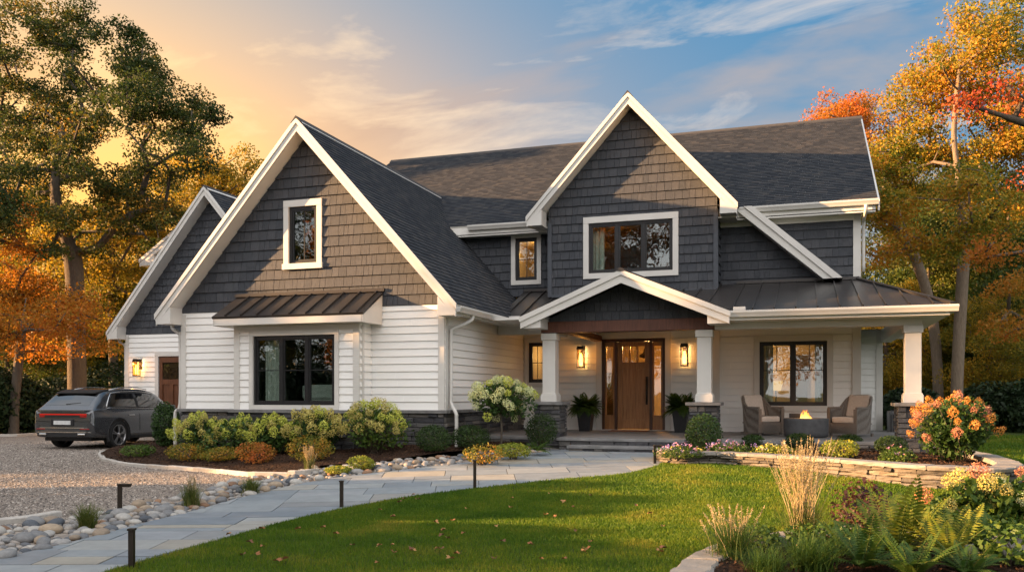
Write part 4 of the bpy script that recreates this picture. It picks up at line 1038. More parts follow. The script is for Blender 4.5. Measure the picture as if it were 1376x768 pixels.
# --- right side
b = at_ground(1286, 29)
tree('maple_tree', grow(11, [(0, 0, -.2), tpt(1286, 520, 29, b), tpt(1289, 450, 29, b), tpt(1293, 380, 29, b), tpt(1296, 320, 29, b), tpt(1290, 250, 28.8, b), tpt(1282, 180, 28.6, b), tpt(1290, 90, 28.6, b)], .19,
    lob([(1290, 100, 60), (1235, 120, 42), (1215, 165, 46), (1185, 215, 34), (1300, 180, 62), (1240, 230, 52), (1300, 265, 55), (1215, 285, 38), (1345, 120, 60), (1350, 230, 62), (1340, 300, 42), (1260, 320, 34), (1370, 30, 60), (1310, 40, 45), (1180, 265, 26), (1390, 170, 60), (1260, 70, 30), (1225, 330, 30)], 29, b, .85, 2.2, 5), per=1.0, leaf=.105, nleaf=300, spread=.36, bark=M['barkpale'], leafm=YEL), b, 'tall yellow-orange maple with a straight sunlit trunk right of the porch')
b = at_ground(1262, 35)
tree('maple_tree', grow(12, [(0, 0, -.2), tpt(1258, 470, 35, b), tpt(1246, 395, 35, b), tpt(1222, 330, 35, b), tpt(1196, 292, 35, b), tpt(1188, 230, 35, b)], .20,
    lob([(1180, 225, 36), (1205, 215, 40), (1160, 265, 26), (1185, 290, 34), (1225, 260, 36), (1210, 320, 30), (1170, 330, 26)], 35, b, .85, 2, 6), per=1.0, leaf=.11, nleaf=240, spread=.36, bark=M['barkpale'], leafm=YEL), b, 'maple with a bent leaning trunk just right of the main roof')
b = at_ground(1130, 48)
tree('maple_tree', grow(13, [(0, 0, -.2), (0, 0, 5), tpt(1130, 250, 48, b), tpt(1132, 170, 48, b)], .25, lob([(1130, 150, 34), (1110, 155, 20), (1150, 140, 22), (1165, 180, 34), (1130, 190, 45), (1090, 165, 10), (1180, 230, 40)], 48, b, .9, 2, 7), per=.9, leaf=.13, nleaf=220, leafm=ORG), b, 'orange-red tree whose top rises behind the right end of the roof')
# near tree at the right edge: trunk out of frame, limbs reach in
b = at_ground(1500, 19)
tree('maple_tree', grow(14, [(0, 0, -.2), (0, 0, 2), tpt(1490, 300, 19, b), tpt(1440, 190, 19, b), tpt(1375, 165, 18.6, b), tpt(1310, 143, 18.2, b), tpt(1285, 128, 18.2, b)], .13,
    lob([(1352, 118, 18), (1370, 150, 18), (1405, 120, 40), (1425, 220, 50), (1300, 136, 8)], 19, b, .8, 1.0, 8), per=1.2, leaf=.085, nleaf=90, spread=.26, leafm=RED), b, 'red-leaved tree reaching a dark branch in at the top right edge')
b = at_ground(1430, 24)
tree('maple_tree', grow(15, [(0, 0, -.2), (0, 0, 2), tpt(1420, 400, 24, b)], .12, lob([(1350, 330, 26), (1375, 345, 34), (1345, 385, 16), (1360, 440, 26), (1340, 435, 16), (1400, 420, 45), (1320, 345, 14), (1375, 380, 20)], 24, b, .45, 1.0, 9), per=1.3, leaf=.09, nleaf=150, spread=.28, leafm=ORG), b, 'small orange maple with flat leaf sprays at the right edge')

# --- background trees: three shapes, copied
def generic(seed, h, w, r0, low, leafm, per, leaf, n=10):
    rg = random.Random(seed); lobs = []
    for i in range(n):
        f = i / (n - 1); z = h * (low + (1 - low) * (.1 + .8 * f)); rr = w * (.35 + .65 * math.sin(math.pi * (.15 + .75 * f))) ; a = rg.uniform(0, 6.28)
        lobs.append(((math.cos(a) * rr * .5, math.sin(a) * rr * .5, z), (rr * .6, rr * .6, h * .11)))
    return grow(seed, [(0, 0, -.3), (.1, .05, h * .3), (-.1, .1, h * .6), (0, 0, h * .85)], r0, lobs, per=per, leaf=leaf, nleaf=230, spread=.55, leafm=leafm)
def conifer(seed, h, w, n_w=26, leaf=.26):
    rg = np.random.default_rng(seed); mb = MB(); mb.tube([(0, 0, -.3), (.05, 0, h * .5), (0, 0, h)], [.17, .1, .02], 8); cs = []
    for i in range(n_w):
        z = h * (.08 + .9 * i / n_w); rr = w * (1 - .92 * i / n_w) * rg.uniform(.8, 1.15)
        for k in range(9):
            a = rg.uniform(0, 6.28); tipz = z - rr * .22
            mb.tube([(0, 0, z), (math.cos(a) * rr * .95, math.sin(a) * rr * .95, tipz)], [.03, .008], 4)
            m = int(26 * max(.35, rr / w)); t = rg.uniform(.15, 1, m) ** .7
            q = np.stack([math.cos(a) * rr * t, math.sin(a) * rr * t, z + (tipz - z) * t - .1 * rg.random(m)], 1) + rg.normal(size=(m, 3)) * np.array([.16, .16, .09]); cs.append(q)
    v, f = leaf_np(np.concatenate(cs), leaf, rg, .6, aspect=.35)
    return mb.mesh('trunk', M['bark']), mesh_np('crown', v, f, EVG)
gA = generic(21, 13, 4.6, .24, .18, GRN, .5, .15); gB = generic(22, 10, 4.2, .2, .05, GRN, .6, .145); gC = conifer(23, 11, 2.9)
bgs = [  # px, distance, mesh, material, size, label
 (1205, 44, gB, None, 1.0, 'dark green tree behind the porch corner post'), (1250, 40, gA, GRN, .8, 'green tree seen between the porch post and the sunlit trunk'),
 (1330, 42, gB, GRN, 1.1, 'dark green tree behind the sunlit maple trunk'), (1375, 37, gB, GRN, .95, 'dense dark tree at the right edge of the lawn'),
 (1420, 45, gA, GRN, 1.1, 'tall green tree at the far right edge'), (1300, 52, gA, None, 1.15, 'tall green tree deep in the wood on the right'), (1225, 56, gC, None, 1.3, 'dark conifer deep in the wood on the right'),
 (1360, 50, gC, None, 1.25, 'dark conifer behind the right-hand maples'), (1345, 33, gB, GLD, .55, 'low golden understorey tree at the edge of the right lawn'),
 (1190, 38, gB, GLD, .62, 'low golden understorey tree just beyond the porch end'),
 (15, 44, gB, GLD, 1.0, 'golden tree behind the orange maple on the left'), (70, 50, gA, GLD, 1.05, 'tall golden tree behind the oak crown'), (-40, 46, gA, ORG, 1.0, 'orange tree at the far left edge'),
 (185, 52, gB, GRN, 1.1, 'dark green tree behind the rear left gable'), (120, 58, gC, None, 1.1, 'dark conifer far behind the oak trunk'), (10, 38, gB, GRN, .55, 'low dark tree at the left edge of the drive'), (240, 60, gA, GLD, 1.0, 'far golden tree above the rear left roof')]
for i, (px, d, g, lm, sc, lb) in enumerate(bgs):
    tree('conifer_tree' if g is gC else 'woodland_tree', g, at_ground(px, d), lb, 'background trees round the house', lm, i * 1.3, sc)
# trees outside the frame on the left: they throw the low-sun shade over lawn and lower walls
def shade_tree(seed, h, w):
    rg_ = random.Random(seed); lobs = [((rg_.uniform(-.3, .3) * w, rg_.uniform(-.3, .3) * w, h * (.12 + .78 * i / 7)), (w * .62, w * .62, h * .10)) for i in range(8)]
    return grow(seed, [(0, 0, -.3), (.1, .05, h * .4), (0, 0, h * .85)], .25, lobs, per=.55, leaf=.42, nleaf=90, spread=.75, leafm=GRN)
sT = shade_tree(61, 14.5, 3.6); sM = shade_tree(62, 10.6, 3.2); sL = shade_tree(63, 8.6, 2.6)
for i, (x, y, sc, g) in enumerate([(-48, 14, 1, sT), (-47.3, 3.1, 1.3, gC), (-46.5, 9.8, .95, sT), (-47, 6.6, .97, sM), (-46, 5.4, .93, sM), (-47.5, -5.6, .98, sL), (-46, -8.4, 1, sL), (-48, -12.5, 1.05, sL)]):  # the conifer is added unseen to keep sun off the right porch post
    tree('woodland_tree', g, (x, y, 0), 'unseen tree outside the picture on the left, shading house, drive and lawn', 'trees outside the picture', None, i * 2.1, sc)
for i, (x, y, g, sc) in enumerate([(-30, -24, gA, 1.1), (-21, -27, gA, 1.6), (-12, -23, gA, 1.45), (-3, -26, gA, 1.35), (6, -22, gA, 1.1), (15, -25, gA, 1.2), (25, -22, gB, 1.2), (-38, -25, gA, 1.35), (-46, -22, gB, 1.7), (-34, -31, gA, 1.6), (-53, -27, gA, 1.5)]):
    tree('woodland_tree', g, (x, y, 0), 'tree behind the photographer, seen only as a reflection in the windows', 'trees behind the photographer', ORG if i in (1, 2, 3, 9) else GRN, i * 1.7, sc)
# far wood behind everything: one leafy mass nobody could count
rg = np.random.default_rng(77); cs = []
for k in range(150):
    a = rg.uniform(R(-12), R(66)) if k % 2 else rg.uniform(R(-32), R(-2)); d = rg.uniform(66, 85); hgt = rg.uniform(4, 9)
    c = np.array([-math.sin(a) * d, math.cos(a) * d, 0]); q = rg.normal(size=(420, 3)) * np.array([2.6, 2.6, hgt * .28]) + c + np.array([0, 0, hgt * .45]); q[:, 2] = np.abs(q[:, 2]); cs.append(q)
v, f = leaf_np(np.concatenate(cs), .55, rg, .2); tag(link('far_woods', mesh_np('far_woods', v, f, GRN)), 'far dark woods behind the house and garden', 'woods', None, 'stuff')

# ------------------------------------------------------------------ stone walls and edging
def along(line, ds):
    """resample a 2-D polyline; returns points with tangents"""
    pts = [Vector((p[0], p[1], 0)) for p in line]; out = []; acc = 0
    L = [0]
    for a, b in zip(pts, pts[1:]): L.append(L[-1] + (b - a).length)
    def ev(s):
        s = max(0, min(L[-1], s))
        for i in range(len(pts) - 1):
            if s <= L[i + 1] + 1e-9:
                t = (s - L[i]) / max(L[i + 1] - L[i], 1e-9); return pts[i].lerp(pts[i + 1], t), (pts[i + 1] - pts[i]).normalized()
        return pts[-1], (pts[-1] - pts[-2]).normalized()
    return L[-1], ev
def stone_block(mb, ev, s0, s1, o0, o1, z0, z1, rg, j=.012, bev=.014):
    """one rough block following the line between s0 and s1; o = offset to the left of travel"""
    n = max(1, int((s1 - s0) / .12)); bot, top, mid = [], [], []
    bm = bmesh.new(); rows = []
    for i in range(n + 1):
        p, t = ev(s0 + (s1 - s0) * i / n); nrm = Vector((-t.y, t.x, 0)); r = lambda: rg.uniform(-j, j)
        e = bev if i in (0, n) else 0; sg = (t * (bev if i == 0 else -bev)) if i in (0, n) else Vector()
        ring = [p + nrm * (o0 + bev + r()) + Vector((0, 0, z0)) + sg, p + nrm * (o0 + r()) + Vector((0, 0, z0 + bev)), p + nrm * (o0 + r()) + Vector((0, 0, z1 - bev)), p + nrm * (o0 + bev + r()) + Vector((0, 0, z1 + r() * .4)) + sg * .6,
                p + nrm * (o1 - bev + r()) + Vector((0, 0, z1 + r() * .4)) + sg * .6, p + nrm * o1 + Vector((0, 0, z1 - bev)), p + nrm * o1 + Vector((0, 0, z0))]
        rows += ring
    fs = []
    for i in range(n):
        for k in range(7): fs.append((i * 7 + k, i * 7 + (k + 1) % 7, (i + 1) * 7 + (k + 1) % 7, (i + 1) * 7 + k))
    fs += [tuple(range(7))[::-1], tuple(n * 7 + k for k in range(7))]
    bm.free(); mb.add(rows, fs)
def scatter(poly, n, seed, xr=None, yr=None, pw=1.0):
    rg = np.random.default_rng(seed); P_ = np.array(poly); x0, y0 = P_.min(0); x1, y1 = P_.max(0)
    if xr: x0, x1 = max(x0, xr[0]), min(x1, xr[1])
    if yr: y0, y1 = max(y0, yr[0]), min(y1, yr[1])
    x = rg.uniform(x0, x1, n); y = y0 + (y1 - y0) * rg.random(n) ** pw; k = np_inside(poly, x, y); return x[k], y[k], rg
rgw = random.Random(8)
Lw, evw = along(wl, .1)
t = empty('retaining_wall', (1.2, 13.8, .3), 0, 'curved low wall of tan stacked stone holding the porch flower bed', 'stone wall')
mb = MB()
def wz(s): p, _ = evw(s); return gz(p.x, p.y)
zt = .50
for row in range(5):
    s = -rgw.random() * .3
    while s < Lw:
        w = rgw.uniform(.12, .62); a, b_ = max(0, s), min(Lw, s + w); s += w
        zb = wz((a + b_) / 2) - .08; h = (zt - zb) / 5
        if b_ - a > .04: stone_block(mb, evw, a + .004, b_ - .004, -rgw.uniform(0, .06), .24, zb + row * h + .003, zb + (row + 1) * h - .003, rgw, .018, .016)
o = mb.build('wall_stones', M['tanledge'], None); o.parent = t; o.matrix_parent_inverse = Matrix.Translation(-t.location)
mb = MB(); s = 0
while s < Lw - .05:
    w = min(rgw.uniform(.5, .95), Lw - s)
    if Lw - s - w < .2: w = Lw - s
    stone_block(mb, evw, s + .004, s + w - .004, -.07, .30, zt + .002, zt + .068, rgw, .012, .016); s += w
o = mb.build('capstones', M['tancap'], None); o.parent = t; o.matrix_parent_inverse = Matrix.Translation(-t.location)
# pale edging round the front left bed
Lc, evc = along([tuple(p) for p in drive_edge[::-1]] + G2((137, 609), (160, 606), (205, 598)), .1)
t = empty('bed_edging', (-14, 15, .1), 0, 'pale stone kerb round the mulch bed by the gravel drive', 'edging')
mb = MB(); s = 0
while s < Lc - .05:
    w = min(rgw.uniform(.7, 1.1), Lc - s); p, _ = evc(s); z = gz(p.x, p.y)
    stone_block(mb, evc, s + .003, s + w - .003, -.05, .06, z - .05, z + .075, rgw, .004, .01); s += w
o = mb.build('kerb_stones', M['curb'], None); o.parent = t; o.matrix_parent_inverse = Matrix.Translation(-t.location)
for i, (pts, lb) in enumerate((( [(-60, 712), (-10, 706), (40, 701), (78, 694)], 'long pale edging stone between the gravel and the river rocks'), ([(-60, 587), (20, 586), (52, 584)], 'pale kerb along the far lawn left of the car'))):
    Le, eve = along(G2(*pts), .1); mb = MB(); s = 0
    while s < Le - .05:
        w = min(rgw.uniform(1.0, 1.5), Le - s); p, _ = eve(s); stone_block(mb, eve, s + .004, s + w - .004, -.07, .07, gz(p.x, p.y) - .04, gz(p.x, p.y) + .085, rgw, .006, .014); s += w
    tag(mb.build('edging_stone', M['curb']), lb, 'edging')
# foreground edging: single pale blocks
Lf, evf = along(fl, .1); s = 0; k = 0
while s < Lf - .1:
    w = min(rgw.uniform(.42, .72), Lf - s); mb = MB(); p, _ = evf(s + w / 2)
    stone_block(mb, evf, s + .006, s + w - .006, -.27, .05, -.03, .145 + rgw.uniform(-.01, .012), rgw, .014, .022)
    tag(mb.build('edging_block', M['tancap']), 'pale cut stone block edging the foreground planting bed', 'stone', 'blocks edging the foreground bed'); s += w; k += 1
def rock_mesh(seed, sub=2 if False else 3, rough=.16):
    rg = np.random.default_rng(seed); bm = bmesh.new(); bmesh.ops.create_icosphere(bm, subdivisions=sub, radius=1)
    D = unit(rg.normal(size=(9, 3))); A = rg.uniform(-rough, rough, 9)
    for v in bm.verts:
        n = np.array(v.co); k = 1 + sum(a * max(0, float(n @ d)) ** 2 for a, d in zip(A, D)); v.co = Vector(n * k)
    for f in bm.faces: f.smooth = True
    me = bpy.data.meshes.new('river_stone'); bm.to_mesh(me); bm.free(); return me
def m_stone(name, c):
    m, nt, b = mat(name, .75, .3); n = noise(nt, 2.2, 8, .7); n2 = noise(nt, 24, 5)
    oi = nt.nodes.new('ShaderNodeObjectInfo')
    cc = ramp(nt, n, [(.3, tuple(x * .72 for x in c)), (.7, tuple(x * 1.15 for x in c))])
    v = ramp(nt, oi.outputs['Random'], [(0, (.72, .72, .74)), (1, (1.2, 1.17, 1.12))]); cc = mixc(nt, 1, cc, v, 'MULTIPLY')
    nt.links.new(cc, b.inputs['Base Color']); bump(nt, b, n2, .2, .05); return m
SC = [('pale grey', m_stone('stone_pale', (.36, .345, .32))), ('mid grey', m_stone('stone_grey', (.20, .20, .20))), ('tan', m_stone('stone_tan', (.30, .235, .17))), ('dark blue-grey', m_stone('stone_dark', (.095, .105, .12))), ('rust-brown', m_stone('stone_rust', (.24, .14, .085)))]
RM = []
for i in range(6):
    row = []
    for nme, m_ in SC:
        me = rock_mesh(100 + i) if not row else row[0].copy(); me.materials.clear(); me.materials.append(m_); row.append(me)
    RM.append(row)
rg = random.Random(15); placed = []
RP = ccw([(p[0], p[1]) for p in ROCKS])
xs = [p[0] for p in RP]; ys = [p[1] for p in RP]; tries = 0
# the near, wide end holds the biggest stones
while len(placed) < 298 and tries < 90000:
    tries += 1; x = rg.uniform(min(xs), max(xs)); y = rg.uniform(max(min(ys), 6.3), max(ys))
    if not inside(RP, x, y): continue
    near = y < 13
    r = rg.choice((.05, .062, .074, .092)) * (1.0 if y < 11 else .95 if y < 14 else .80) * rg.uniform(.85, 1.2)
    if tries > 45000: r *= .75
    if any((x - a) ** 2 + (y - b_) ** 2 < ((r + c) * .76) ** 2 for a, b_, c in placed): continue
    placed.append((x, y, r))
for x, y, r in placed:
    ci = rg.choices(range(5), (34, 26, 20, 10, 10))[0]
    o = link('river_stone', RM[rg.randrange(6)][ci], None, (x, y, gz(x, y) + r * .38)); o.rotation_euler = (rg.uniform(-.25, .25), rg.uniform(-.25, .25), rg.uniform(0, 6.3))
    o.scale = (r * rg.uniform(1.05, 1.35), r * rg.uniform(.85, 1.05), r * rg.uniform(.6, .78))
    tag(o, SC[ci][0] + ' rounded river stone in the band beside the bluestone path', 'stone', 'river stones beside the path')
parts = []
x, y, rq = scatter(RP, 2600, 19)
ic = np.array([tuple(v.co) for v in RM[0][0].vertices]); icf = np.array([tuple(p.vertices) for p in RM[0][0].polygons]); k0 = 0
for a, b_ in zip(x, y):
    r = rq.uniform(.028, .058); z = gz(a, b_) + .012; parts.append((ic * np.array([r * rq.uniform(.9, 1.4), r, r * .7]) + np.array([a, b_, z]), icf))
v, f = merge_np(parts); tag(link('small_stones', mesh_np('small_stones', v, f, m_island('small_river_stone', [(0, (.10, .105, .115)), (.5, (.24, .225, .21)), (1, (.34, .30, .26))], .8), True)), 'small stones filling the gaps between the river stones', 'stones', None, 'stuff')
p = gat(1362, 764); o = link('boulder', rock_mesh(200, 4, .2), None, (p.x + .12, p.y + .1, .10)); o.data.materials.append(M['tancap']); o.scale = (.42, .3, .17); tag(o, 'pale flat boulder in the bottom right corner', 'boulder')
p = gat(1300, 758); o = link('boulder', rock_mesh(201, 4, .2), None, (p.x, p.y, .12)); o.data.materials.append(SC[0][1]); o.scale = (.16, .12, .08); tag(o, 'small grey rock beside the fern at the bottom right', 'boulder')

# ------------------------------------------------------------------ gravel pebbles, mulch chips, grass
x, y, rg = scatter(DRIVE, 150000, 31, (-22, -6), (6, 22), 1.5)
n = len(x); s = (.009 + .016 * rg.random(n) ** 2.2)[:, None]
base = np.array([[1, 0, 0], [0, 1, 0], [-1, 0, 0], [0, -1, 0], [0, 0, .7], [0, 0, -.5]], float)
V = base[None] * rg.uniform(.6, 1.3, (n, 6, 1)) * s[:, None, :]; a = rg.uniform(0, 6.28, n); c_, s_ = np.cos(a), np.sin(a)
V = np.stack([V[..., 0] * c_[:, None] - V[..., 1] * s_[:, None], V[..., 0] * s_[:, None] + V[..., 1] * c_[:, None], V[..., 2]], -1)
V += np.stack([x, y, np_gz(x, y) + .008], 1)[:, None, :]
T_ = np.array([[0, 1, 4], [1, 2, 4], [2, 3, 4], [3, 0, 4]]); Fc = (T_[None] + (np.arange(n) * 6)[:, None, None]).reshape(-1, 3)
tag(link('gravel', mesh_np('gravel', V.reshape(-1, 3), Fc, M['pebble'])), 'loose grey-tan gravel covering the drive', 'gravel', None, 'stuff')
parts = []
for poly, zf, n, sd in ((bedL, zbl, 16000, 41), (BEDR, zbr, 12000, 42), (BEDF, zbf, 9000, 43)):
    x, y, rg = scatter([tuple(p) for p in poly], n, sd); z = np.array([zf(a, b_) for a, b_ in zip(x, y)]) + .012
    parts.append(leaf_np(np.stack([x, y, z], 1), .05, rg, 1.4, aspect=.4))
v, f = merge_np(parts); tag(link('mulch', mesh_np('mulch', v, f, M['chip'])), 'dark brown shredded bark mulch on the beds', 'mulch', None, 'stuff')
def blades(x, y, rg, h, w, zoff=.0, lean=.5):
    n = len(x); z = np_gz(x, y) + zoff; hh = h * rg.uniform(.6, 1.25, n); a = rg.uniform(0, 6.28, n); b_ = rg.uniform(0, 6.28, n)
    dx, dy = np.cos(a) * w / 2, np.sin(a) * w / 2; lx, ly = np.cos(b_) * lean * hh * rg.random(n), np.sin(b_) * lean * hh * rg.random(n)
    P0 = np.stack([x - dx, y - dy, z], 1); P1 = np.stack([x + dx, y + dy, z], 1)
    P2 = np.stack([x + dx * .75 + lx * .4, y + dy * .75 + ly * .4, z + hh * .6], 1); P3 = np.stack([x - dx * .75 + lx * .4, y - dy * .75 + ly * .4, z + hh * .6], 1); P4 = np.stack([x + lx, y + ly, z + hh * .95], 1)
    V = np.stack([P0, P1, P2, P3, P4], 1).reshape(-1, 3); T_ = np.array([[0, 1, 2], [0, 2, 3], [3, 2, 4]])
    return V, (T_[None] + (np.arange(n) * 5)[:, None, None]).reshape(-1, 3)
parts = []
for yr, n, h, w in (((5, 9), 190000, .050, .006), ((9, 12.5), 210000, .050, .008), ((12.5, 18), 170000, .05, .011)):
    x, y, rg = scatter(LAWN, n, int(yr[0] * 7), (-6.5, 4.4), yr); k = ~np_inside(BEDF, x, y); parts.append(blades(x[k], y[k], rg, h, w))
x, y, rg = scatter(LAWN, 90000, 99, (3.4, 14), (9, 29)); parts.append(blades(x, y, rg, .07, .018))
x, y, rg = scatter([(-60, 33), (-23.4, 25.6), (-23, 31), (-30, 44), (-60, 44)], 40000, 98); parts.append(blades(x, y, rg, .10, .03, -.05))
v, f = merge_np(parts); tag(link('grass', mesh_np('grass', v, f, M['blade'])), 'mown green lawn grass', 'grass', None, 'stuff')
rg = random.Random(51); LM = []
for i, c in enumerate(((.24, .10, .035), (.34, .17, .06), (.15, .065, .03))):
    mb = MB(); n = 11; pts = []
    for k in range(n):
        a = 2 * math.pi * k / n; r = (.04 if k % 2 else .022) * (1 if k else 1.3); pts.append((r * math.cos(a), r * math.sin(a), .012 * math.sin(a * 2 + i) + .012))
    for k in range(n): mb.poly([(0, 0, .004), pts[k], pts[(k + 1) % n]])
    LM.append(mb.mesh('fallen_leaf', m_plain('dry_leaf', c, .8)))
for k in range(64):
    px, py = rg.uniform(240, 900), rg.uniform(668, 766); p = gat(px, py)
    if not inside(LAWN, p.x, p.y) or inside(BEDF, p.x, p.y): continue
    o = link('fallen_leaf', LM[k % 3], None, (p.x, p.y, gz(p.x, p.y) + .062), rg.uniform(0, 6)); o.scale = [rg.uniform(.7, 1.25)] * 3; o.rotation_euler.x = rg.uniform(-.4, .4)
    tag(o, 'dry brown leaf fallen on the lawn', 'leaf', 'fallen leaves on the lawn')

# ------------------------------------------------------------------ plants
BOX = m_leaf('boxwood_leaves', [(0, (.016, .036, .009)), (.5, (.034, .066, .014)), (1, (.065, .105, .022))], trans=.25, nscale=3)
ARB = m_leaf('arborvitae_sprays', [(0, (.020, .048, .012)), (.5, (.038, .078, .018)), (1, (.062, .11, .025))], trans=.2, nscale=3)
HYL = m_leaf('hydrangea_leaves', [(0, (.032, .070, .012)), (.5, (.070, .125, .018)), (1, (.14, .18, .030))], trans=.35, nscale=2)
CHT = m_leaf('chartreuse_leaves', [(0, (.10, .16, .02)), (.6, (.24, .26, .03)), (1, (.42, .36, .04))], trans=.35, nscale=3)
SPO = m_leaf('spirea_orange_leaves', [(0, (.10, .11, .02)), (.35, (.36, .17, .025)), (.7, (.46, .13, .03)), (1, (.50, .16, .05))], trans=.3, nscale=3)
SPG = m_leaf('spirea_gold_leaves', [(0, (.07, .11, .016)), (.45, (.22, .19, .022)), (.8, (.44, .22, .03)), (1, (.46, .15, .03))], trans=.3, nscale=3)
FRN = m_leaf('fern_leaflets', [(0, (.028, .070, .012)), (.5, (.060, .115, .018)), (1, (.12, .16, .022))], trans=.4, nscale=2)
FRY = m_leaf('autumn_fern_leaflets', [(0, (.06, .11, .014)), (.5, (.15, .18, .022)), (1, (.28, .24, .03))], trans=.4, nscale=2)
PLM = m_leaf('plum_leaves', [(0, (.03, .014, .014)), (.6, (.075, .03, .022)), (1, (.14, .06, .03))], trans=.3, nscale=3)
GRS = m_leaf('grass_green', [(0, (.05, .085, .016)), (.6, (.12, .14, .03)), (1, (.24, .20, .06))], trans=.3, nscale=4)
FNG = m_leaf('fountain_grass_green', [(0, (.035, .08, .014)), (.6, (.075, .125, .022)), (1, (.15, .16, .04))], trans=.3, nscale=4)
STR = m_leaf('straw_plume', [(0, (.34, .26, .14)), (.5, (.48, .38, .21)), (1, (.60, .50, .31))], trans=.3, nscale=4)
def bl(name, stops): return m_island(name, stops, .7, (30, 3, .5), .25, .1)
FL = {'lime': m_leaf('lime_florets', [(0, (.34, .40, .04)), (.5, (.54, .56, .09)), (1, (.68, .66, .18))], trans=.25, nscale=6),
      'cream': m_leaf('cream_florets', [(0, (.40, .33, .06)), (.5, (.53, .45, .12)), (1, (.64, .56, .24))], trans=.25, nscale=6),
      'peach': m_leaf('peach_florets', [(0, (.46, .18, .03)), (.5, (.56, .25, .05)), (1, (.64, .34, .10))], trans=.25, nscale=6),
      'pink': m_leaf('pink_florets', [(0, (.42, .14, .08)), (.5, (.56, .23, .13)), (1, (.66, .36, .22))], trans=.25, nscale=6)}
FL['pale'] = m_leaf('pale_florets', [(0, (.50, .54, .22)), (.5, (.66, .68, .34)), (1, (.78, .78, .50))], trans=.25, nscale=6)
DKL = m_leaf('dark_hydrangea_leaves', [(0, (.020, .048, .010)), (.5, (.040, .085, .016)), (1, (.075, .12, .024))], trans=.3, nscale=2)
def shell_pts(rg, n, rx, ry, rz, zc, inner=.55, lump=.18, nl=9):
    """points in the outer volume of a lumpy ellipsoid"""
    q = unit(rg.normal(size=(n, 3))); D = unit(rg.normal(size=(nl, 3))); A = rg.uniform(-lump, lump, nl)
    k = 1 + (np.maximum(0, q @ D.T) ** 3 @ A); r = rg.uniform(inner ** 2, 1, n) ** .5
    return q * (k * r)[:, None] * np.array([rx, ry, rz]) + np.array([0, 0, zc]), q
def stems_mesh(rg, ends, base_r, r=.008):
    mb = MB()
    for e in ends:
        a = rg.uniform(0, 6.28); b0 = Vector((math.cos(a) * base_r, math.sin(a) * base_r, -.03)); e = Vector(e); m_ = b0.lerp(e, .5) + Vector((0, 0, .08))
        mb.tube([b0, m_, e], [r, r * .8, r * .5], 5)
    return mb
def bush(name, loc, rx, rz, m, label, cat='shrub', group=None, n=2600, leaf=.045, seed=1, up=.3, lump=.2, ry=None, zc=None, inner=.6, flat=.0):
    rg = np.random.default_rng(seed); ry = ry or rx; zc = rz * .92 if zc is None else zc
    p, q = shell_pts(rg, n, rx, ry, rz, zc, inner, lump); k = p[:, 2] > .01; v, f = leaf_np(p[k], leaf, rg, up, q[k] * .8)
    o = empty(name, loc, 0, label, cat, group)
    link('foliage', mesh_np('foliage', v, f, m), o)
    stems_mesh(rg, p[rg.integers(0, len(p), 14)] * np.array([.8, .8, .9]), rx * .18, .009).build('stem', M['twig'], o); return o
HEADS = {}
def head_mesh(kind, shape, seed, n=190, fs=.24):
    key = (kind, shape, seed, n)
    if key in HEADS: return HEADS[key]
    rg = np.random.default_rng(seed + 900); q = unit(rg.normal(size=(n, 3)))
    rad = np.array([1, 1, 1.0]) if shape == 'mop' else np.array([.82, .82, 1.2])
    p = q * rad * rg.uniform(.72, 1.06, (n, 1))
    if shape != 'mop': p[:, :2] *= (1.1 - .42 * np.clip(p[:, 2:], -1, 1.2))
    v, f = leaf_np(p, fs, rg, 0, q * 2.2, aspect=.9)
    bm = bmesh.new(); bmesh.ops.create_icosphere(bm, subdivisions=1, radius=.82); bmesh.ops.triangulate(bm, faces=bm.faces[:]); cv = np.array([tuple(a.co) for a in bm.verts]); cf = np.array([[a.index for a in b_.verts] for b_ in bm.faces]); bm.free()
    cv = cv * rad; cf = np.concatenate([cf, cf[:, -1:]], 1); v, f = merge_np([(v, f), (cv, np.concatenate([cf[:, :3], cf[:, 2:3]], 1))])
    me = mesh_np('flower_head', v, f, FL[kind]); me.validate(); HEADS[key] = me; return me
